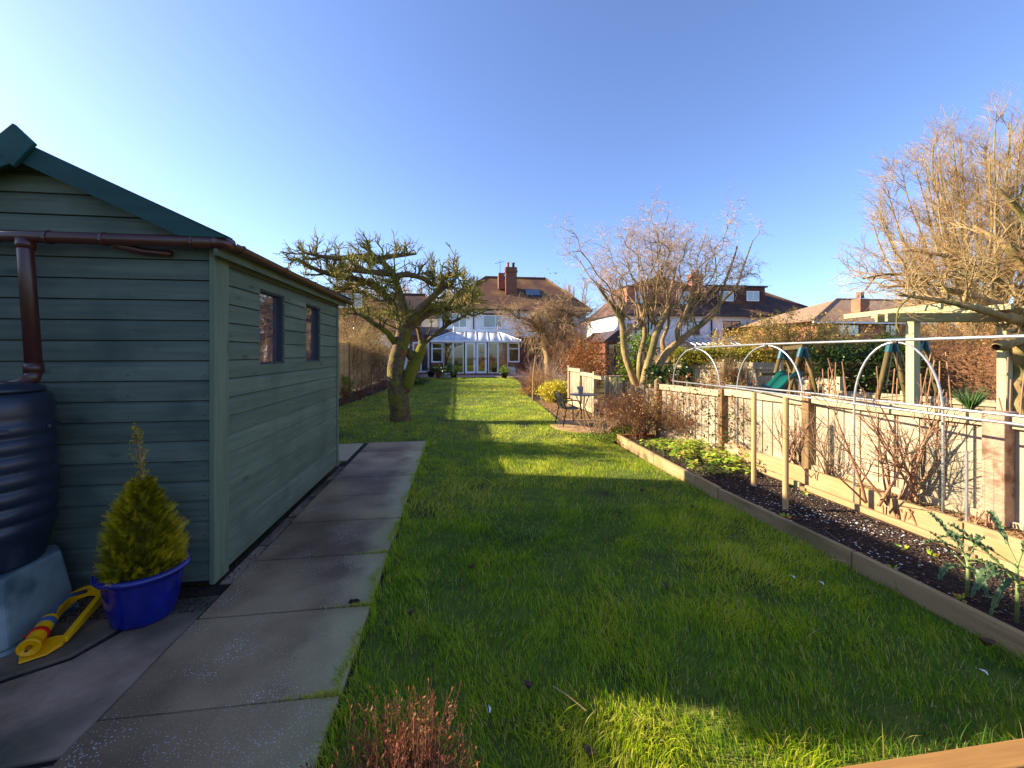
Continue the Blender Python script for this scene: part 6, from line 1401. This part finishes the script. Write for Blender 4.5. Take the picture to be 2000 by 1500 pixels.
# --- conservatory
con = thing('conservatory', 'white framed glass conservatory with hipped pale roof and cresting along the ridge', 'conservatory', (2, 26, 0))
Yc = 25.5; X = lambda u: aY(u, 700, Yc).x; Zc = lambda v: aY(930, v, Yc).z
x0, x1 = X(842), X(1016); zE = Zc(668); zS = .10
ix0, ix1 = X(866), X(992)
MB().box(x0+.05, x1-.05, Yc+.05, 28.57, -.02, .12).build('floor', M['terrace'], con)
MB().box(x0, ix0-.0, Yc+.25, Yc+.45, 0, Zc(708)).box(ix1+.0, x1, Yc+.25, Yc+.45, 0, Zc(708)).box(x0, x0+.2, Yc+.45, 28.57, 0, .8).box(x1-.2, x1, Yc+.45, 28.57, 0, .8).build('dwarf_wall', M['brick'], con)
MB().box(ix0+.06, ix1-.06, Yc-.02, Yc+.25, -.02, .12).build('step', M['brick'], con)
def cpanel(name, xa, xb, za, zb, fw=.07, y=Yc, trans=None, mid=None):
    b = MB().box(xa, xa+fw, y, y+.07, za, zb).box(xb-fw, xb, y, y+.07, za, zb).box(xa+fw, xb-fw, y, y+.07, za, za+fw).box(xa+fw, xb-fw, y, y+.07, zb-fw, zb)
    if trans: b.box(xa+fw, xb-fw, y+.002, y+.068, trans-.03, trans+.03)
    f = b.build(name, M['upvc'], con); MB().box(xa+fw+.001, xb-fw-.001, y+.03, y+.036, za+fw+.001, zb-fw-.001).build('pane', M['glass_con'], f)
    if 'door' in name: MB().box(xb-fw-.0 if name == 'door' else xa, xb-.02, y-.03, y-.002, 1.0, 1.12).build('handle', M['galv'], f)
    return f
us = [(866, 885, .03), (885, 906, .05), (908, 929, .12), (930, 951, .12), (953, 973, .05), (973, 992, .03)]
for i, (a, b_, fw) in enumerate(us): cpanel('door' if i in (2, 3) else 'glazed_panel', X(a)+.01, X(b_)-.01, .13, zE-.02, fw)
cpanel('glazed_panel', x0, ix0-.04, Zc(708)+.0, zE-.02, .08, Yc+.26, trans=Zc(681)); cpanel('glazed_panel', ix1+.04, x1, Zc(708)+.0, zE-.02, .08, Yc+.26, trans=Zc(681))
for xx in (x0, x1-.08):
    b = MB(); 
    for yy in np.linspace(Yc+.34, 28.4, 4): b.box(xx, xx+.08, yy, yy+.08, .8, zE)
    b.box(xx+.002, xx+.078, Yc+.34, 28.5, .8, .88); f = b.build('side_frame', M['upvc'], con); MB().box(xx+.036, xx+.042, Yc+.4, 28.4, .88, zE-.04).build('pane', M['glass_con'], f)
MB().box(x0-.08, x1+.08, Yc-.06, 28.57, zE, zE+.09).build('eaves_beam', M['upvc'], con) if False else MB().box(x0-.08, x1+.08, Yc-.08, Yc+.06, zE, zE+.09).box(x0-.08, x0+.02, Yc+.06, 28.57, zE, zE+.09).box(x1-.02, x1+.08, Yc+.06, 28.57, zE, zE+.09).build('eaves_beam', M['upvc'], con)
Yr = 27.4; zR = aY(930, 648, Yr).z; ra, rb = aY(886, 648, Yr).x, aY(972, 648, Yr).x
def lerp3(a, b_, f): return tuple(a[i]+(b_[i]-a[i])*f for i in range(3))
e0, e1 = (x0-.06, Yc-.06, zE+.10), (x1+.06, Yc-.06, zE+.10); r0, r1 = (ra, Yr, zR), (rb, Yr, zR); s0, s1 = (x0-.06, 28.56, zE+.10), (x1+.06, 28.56, zE+.10)
def rp_(pts): 
    n = len(pts); m = mesh_np('roof_panel', [pts[0], pts[1], pts[2], pts[3] if n > 3 else pts[2]], [[0, 1, 2, 3]] if n > 3 else [[0, 1, 2]], M['poly'], con, var=[.5]*4)
    md = m.modifiers.new('t', 'SOLIDIFY'); md.thickness = .03; return m
bars = MB(); bt_ = []
uu = [885, 907, 929, 951, 972]
top = [lerp3(r0, r1, i/4) for i in range(5)]; bot = [(aY(u, 668, Yc).x, Yc-.06, zE+.10) for u in (884, 908, 930, 953, 977)]
pts_b = [e0, (X(862), Yc-.06, zE+.1)]+bot+[(X(1000), Yc-.06, zE+.1), e1]; pts_t = [None, lerp3(e0, r0, .52)]+top+[lerp3(e1, r1, .5), None]
rp_([e0, pts_b[1], pts_t[1]]); rp_([pts_b[1], bot[0], top[0], pts_t[1]])
for i in range(4): rp_([bot[i], bot[i+1], top[i+1], top[i]])
rp_([bot[4], pts_b[-2], pts_t[-2], top[4]]); rp_([pts_b[-2], e1, pts_t[-2]])
rp_([s0, e0, r0]); rp_([e1, s1, r1]); rp_([r0, r1, (rb, 28.56, zR-.02), (ra, 28.56, zR-.02)]); rp_([s0, r0, (ra, 28.56, zR-.02)]); rp_([s1, r1, (rb, 28.56, zR-.02)])
for a, b_ in list(zip(bot, top))+[(pts_b[1], pts_t[1]), (pts_b[-2], pts_t[-2]), (e0, r0), (e1, r1), (r0, r1)]:
    a2, b2 = Vector(a)+Vector((0, -.0, .03)), Vector(b_)+Vector((0, 0, .03)); MB().bar(a2, b2, .04, .04).build('glazing_bar', M['upvc'], con)
for k in range(21):
    f = k/20; c = Vector(lerp3(r0, r1, f))
    MB().prism([(c.x-.05, zR+.05), (c.x+.05, zR+.05), (c.x+.03, zR+.15), (c.x, zR+.20), (c.x-.03, zR+.15)], 1, Yr-.015, Yr+.015).build('cresting', M['upvc'], con)
for c in (r0, r1): MB().lathe([(.03, 0), (.05, .12), (.03, .2), (.015, .36), (0, .4)], 10, (c[0], c[1], zR+.02)).build('finial', M['upvc'], con)
for a, b_ in ((.3, 1.2), (ix1-ix0-1.7, ix1-ix0-.1)): 
    bb = MB(); k = 0; xx = ix0+a
    while xx < ix0+b_-.1: bb.box(xx, xx+.10, Yc+.34+.03*(k % 2), Yc+.37+.03*(k % 2), .2, zE-.05); xx += .11; k += 1
    bb.build('blind', M['curtain'], con)
MB().box(x0+.3, x1-.3, 28.3, 28.5, .12, zE).build('inner_wall', M['interior'], con)
sofa = thing('sofa', 'pale sofa inside the conservatory behind the left glass panels', 'sofa', (1.0, 27.4, .12))
MB().box(.5, 1.9, 27.2, 27.9, .12, .5).build('seat', M['greypot'], sofa, bevel=.05); MB().box(.5, 1.9, 27.9, 28.1, .12, .95).build('backrest', M['greypot'], sofa, bevel=.05)

# pots by the terrace
for i, (u, v, r, h, m, lf_, lab) in enumerate([(856, 738, .17, .3, 'terracotta', 'hedge_dark', 'terracotta pot of dark foliage left of the conservatory step'), (867, 739, .16, .26, 'greypot', 'hedge_dark', 'grey pot with dark foliage beside the terracotta pot'),
        (886, 737, .2, .3, 'black', 'leaf_mid', 'dark pot with bright green plant at the left end of the conservatory step'), (985, 738, .2, .3, 'black', 'leaf_mid', 'dark pot with bright green plant at the right end of the conservatory step'), (842, 736, .22, .3, 'black', 'hedge_dark', 'dark bushy pot against the conservatory corner')]):
    p = gp(u, v, .03); p.y = min(p.y, 25.2); rt_ = thing('patio_pot', lab, 'plant pot', (p.x, p.y, .03), 'pots on the terrace')
    MB().lathe([(0, 0), (r*.7, 0), (r, h*.9), (r*1.08, h*.92), (r*1.08, h), (r*.9, h), (r*.85, h*.8), (0, h*.8)], 18, (p.x, p.y, .03)).build('bowl', M[m], rt_, smooth=True)
    rn_ = np.random.default_rng(400+i); leaves_obj(rn_, 'foliage', blob(rn_, (p.x, p.y, .03+h+.15), (r*1.4, r*1.3, .26), 500, 14, .25), .07, M[lf_], rt_)
p = gp(1007, 736, .03); tag(MB().lathe([(0, 0), (.22, 0), (.27, .12), (.26, .4), (.18, .5), (0, .52)], 16, (p.x, 25.0, .03)).build('covered_planter', M['greypot'], None, smooth=True, bevel=.01), 'pale rounded stone object at the right corner of the conservatory', 'garden ornament')

# --- neighbour on the left
nl = thing('cream_house', 'cream rendered house end with dark roofs half hidden by the apple tree', 'house', (-4, 31, 0))
a = aY(815, 620, 31); b_ = aY(857, 640, 31)
MB().box(a.x-3.6, b_.x, 31, 36, 0, aY(840, 622, 31).z).build('wall', M['render_pink'], nl)
hip_roof(nl, a.x-4.0, b_.x+.3, 30.7, 36.5, aY(840, 622, 31).z-.02, aY(800, 575, 33.5).z, a.x-2.2, a.x+.4, 'tile_dark')
window(nl, a.x-1.6, a.x-.3, 3.0, 4.2, 31, (.5,))
MB().prism([(28.8, 2.6), (30.98, 3.6), (30.98, 3.7), (28.8, 2.7)], 0, a.x-3.6, a.x+.3).build('lean_to_roof', M['tile_slate'], nl)
gb = thing('gabled_house', 'dark red tiled gable roof showing over the bushes beside the shed gutter', 'house', (-9, 27, 0))
g0 = aY(690, 560, 27)
MB().box(g0.x-3.0, g0.x+2.4, 27, 33, 0, 4.4).build('wall', M['brick'], gb)
MB().prism([(g0.x-3.4, 4.3), (g0.x+2.8, 4.3), (g0.x-.3, aY(690, 553, 27).z)], 1, 26.8, 33.4).build('roof', M['tile_dark'], gb)
MB().prism([(g0.x-2.9, 4.35), (g0.x+2.3, 4.35), (g0.x-.3, aY(690, 553, 27).z-.45)], 1, 26.75, 26.795).build('gable', M['brick_light'], gb)
window(gb, g0.x-1.2, g0.x+.6, 4.3, 5.2, 26.75, (.5,), sill=False)
sh = aY(742, 665, 24); wr = thing('white_outbuilding', 'small white flat-roofed garden building above the left fence by the apple trunk', 'outbuilding', (sh.x, 24.2, 0))
MB().box(sh.x-.2, sh.x+1.3, 24.2, 26, 0, aY(742, 658, 24).z).build('wall', M['render'], wr); MB().box(sh.x-.35, sh.x+1.45, 24.05, 26.1, aY(742, 658, 24).z, aY(742, 658, 24).z+.1).build('roof', M['upvc'], wr)

# --- white house on the right with dormer
wh = thing('white_house', 'white rendered house with dark brown roof and wide flat dormer', 'house', (17, 34, 0))
Yh = 33.0; wx = lambda u: aY(u, 640, Yh).x; wz = lambda v, Y=Yh: aY(1400, v, Y).z
zW = wz(616); X0, X1 = wx(1206), wx(1618)
MB().box(X0, X1, Yh, 41, 0, zW).build('wall', M['render'], wh)
hip_roof(wh, X0-.3, X1+.3, Yh-.4, 41.4, zW-.02, wz(568, 37), wx(1228)+1.2, aY(1488, 560, 37).x, 'tile_dark')
MB().box(X0-.3, X1+.3, Yh-.48, Yh-.41, zW-.14, zW+.0).build('gutter', M['black'], wh)
dA, dB = aY(1378, 600, 34.6), aY(1494, 562, 34.6)
dm = MB().box(dA.x, dB.x, 34.6, 38, zW+.6, dB.z-.01).build('dormer', M['tile_dark'], wh)
MB().box(dA.x-.15, dB.x+.15, 34.4, 38.1, dB.z, dB.z+.14).build('dormer_roof', M['black'], dm)
for u0, u1 in ((1405, 1432), (1458, 1482)): 
    p0, p1 = aY(u0, 588, 34.6), aY(u1, 569, 34.6); window(wh, p0.x, p1.x, p0.z, p1.z, 34.6, (.5,), sill=False)
dA, dB = aY(1224, 606, 34.4), aY(1352, 562, 34.4)
dm2 = MB().box(dA.x, dB.x, 34.4, 38, zW+.5, dB.z).build('dormer', M['brick_light'], wh)
MB().prism([(dA.x-.2, dB.z), (dB.x+.2, dB.z), ((dA.x+dB.x)/2, dB.z+1.0)], 1, 34.2, 38.2).build('dormer_roof', M['tile_main'], dm2)
for u0, u1 in ((1240, 1262), (1325, 1345)):
    p0, p1 = aY(u0, 596, 34.4), aY(u1, 570, 34.4); window(wh, p0.x, p1.x, p0.z, p1.z, 34.4, (.5,), sill=False)
p0, p1 = aY(1352, 565, 35.5), aY(1373, 536, 35.5); chimney(wh, p0.x, p1.x, 35.5, 36.3, 6, p1.z, 'brick_light', 2)
for (u0, v0, u1, v1, cols, fm) in [(1412, 627, 1446, 655, (.5,), 'brick'), (1342, 628, 1366, 652, (.5,), 'darkmetal'), (1480, 626, 1515, 655, (.33, .66), 'upvc'), (1545, 626, 1575, 655, (.5,), 'upvc'), (1222, 630, 1240, 660, (), 'upvc')]:
    p0, p1 = aY(u0, v1, Yh), aY(u1, v0, Yh); window(wh, p0.x, p1.x, p0.z, p1.z, Yh, cols, fm=fm)
for u in (1389, 1241, 1266): MB().tube([(wx(u), Yh-.08, zW-.1), (wx(u), Yh-.08, .3)], .06, 8).build('downpipe', M['black'], wh)
p0 = aY(1398, 650, Yh-.3); MB().lathe([(0, -.05), (.28, .02), (.36, .10), (.37, .10), (.28, 0), (0, -.08)], 20, (0, 0, 0)).build('satellite_dish', M['greypot'], wh, smooth=True, loc=(0, 0, 0))
o = [c for c in wh.children if c.name.startswith('satellite_dish')][0]; o.location = Vector(p0)-wh.location; o.rotation_euler = (math.radians(80), 0, math.radians(15))
px0, px1 = wx(1325), wx(1410); vr = thing('glass_veranda', 'low glazed veranda roof against the white house behind the ivy bank', 'veranda', (px0, 31, 0))
for k in range(9):
    xx = px0+(px1-px0)*k/8; MB().bar((xx, 30.4, 2.05), (xx, Yh-.1, 2.75), .08, .08).build('rafter', M['upvc'], vr)
MB().add([(px0, 30.4, 2.04), (px1, 30.4, 2.04), (px1, Yh-.1, 2.74), (px0, Yh-.1, 2.74)], [(0, 1, 2, 3)]).build('roof_glass', M['glass'], vr)
for xx in (px0, px1): MB().box(xx-.05, xx+.05, 30.35, 30.45, 0, 2.04).build('post', M['upvc'], vr)
ext = thing('brick_extension', 'single-storey red brick extension behind the contorted tree stems', 'house extension', (11, 27, 0))
p0, p1 = aY(1182, 720, 24), aY(1228, 668, 24)
MB().box(p0.x, p1.x, 24, 27.5, 0, p1.z).build('wall', M['brick'], ext); MB().prism([(p0.x-.2, p1.z), (p1.x+.3, p1.z), ((p0.x+p1.x)/2, p1.z+.75)], 1, 23.8, 28.5).build('roof', M['tile_slate'], ext)
window(ext, p0.x+.15, p0.x+.65, .1, 2.0, 24, (), fm='darkmetal', sill=False)

# --- bungalow far right
bg_ = thing('brick_bungalow', 'brick bungalow with pale brown pantile hip roof and brick chimney', 'bungalow', (24, 28, 0))
Yb = 25.0; bz = aY(1680, 629, Yb).z; B0, B1 = aY(1582, 640, Yb).x, aY(1960, 640, Yb).x
MB().box(B0+.5, B1-.4, Yb, 33, 0, bz).build('wall', M['brick_light'], bg_)
rl = hip_roof(bg_, B0-.2, B1+.3, Yb-.4, 33.4, bz, aY(1700, 586, 29).z, aY(1634, 586, 29).x, B1-2, 'tile_pant')
MB().box(B0-.2, B1+.3, Yb-.5, Yb-.41, bz-.14, bz-.02).build('gutter', M['upvc'], bg_)
p0, p1 = aY(1675, 622, 25.8), aY(1693, 586, 25.8); chimney(bg_, p0.x, p1.x, 25.6, 26.3, bz-.2, aY(1690, 584, 25.8).z, 'brick_light', 2, band=False)
for u0, u1 in ((1638, 1678), (1728, 1752), (1850, 1880)): p0, p1 = aY(u0, 656, Yb), aY(u1, 634, Yb); window(bg_, p0.x, p1.x, p0.z, p1.z, Yb, (.4,), fm='darkmetal')
# --- trees far behind the roofs
def fartree(u, v, Y, w_, label, mat, seed, leafm=None, n=3200):
    p = aY(u, v, Y); base = (p.x, Y, 0)
    if leafm: return shrub('evergreen_tree', label, 'tree', base, (w_, w_, p.z/2), n, .28, M[leafm], seed, lumps=60, shell=.1)
    L = []; rng = np.random.default_rng(seed)
    for i in range(16):
        a = rng.uniform(0, 6.28); s = Vector((p.x, Y, p.z*.25)); t = Vector((p.x+math.cos(a)*w_*rng.uniform(.2, 1), Y+math.sin(a)*w_*.8, p.z*rng.uniform(.72, 1))); m = s.lerp(t, .5)+Vector((math.cos(a)*.3, 0, -.3)); L.append(([Vector(base), s, m, t], [.3, .22, .10, .03]))
    return tree('far_tree', label, 'tree', base, L, [dict(n=10, L=(1.2, 2.4), ang=(15, 50), tmin=.35, k=5, wig=.12, up=.06, rr=.03, r1=.012, taper=.4, sides=3), dict(n=7, L=(.6, 1.4), ang=(20, 55), tmin=.2, k=4, wig=.14, up=.05, rr=.016, r1=.008, taper=.3)], M['bark_tan'], M['twig_pink'], seed, kmain=10, sides0=6)
fartree(830, 548, 46, 3.0, 'bare tree far behind the gap in the apple tree crown', 'x', 501)
fartree(880, 560, 44, 2.6, 'bare tree far behind the right half of the apple tree', 'x', 502)
fartree(745, 560, 40, 3.0, 'bare tree far behind the left side of the apple tree', 'x', 503)
fartree(650, 590, 34, 3.0, 'bare tree far behind the rear corner of the shed', 'x', 506)
fartree(1050, 536, 44, 1.6, 'yellow-green treetop just over the main roof ridge right of the chimney', 'x', 504, 'leaf_gold', 1500)
fartree(1075, 540, 46, 1.5, 'dark green treetop over the main roof ridge', 'x', 505, 'conf_dark', 1500)
fartree(1120, 552, 48, 2.6, 'bare tree beyond the right hip of the main roof', 'x', 507)
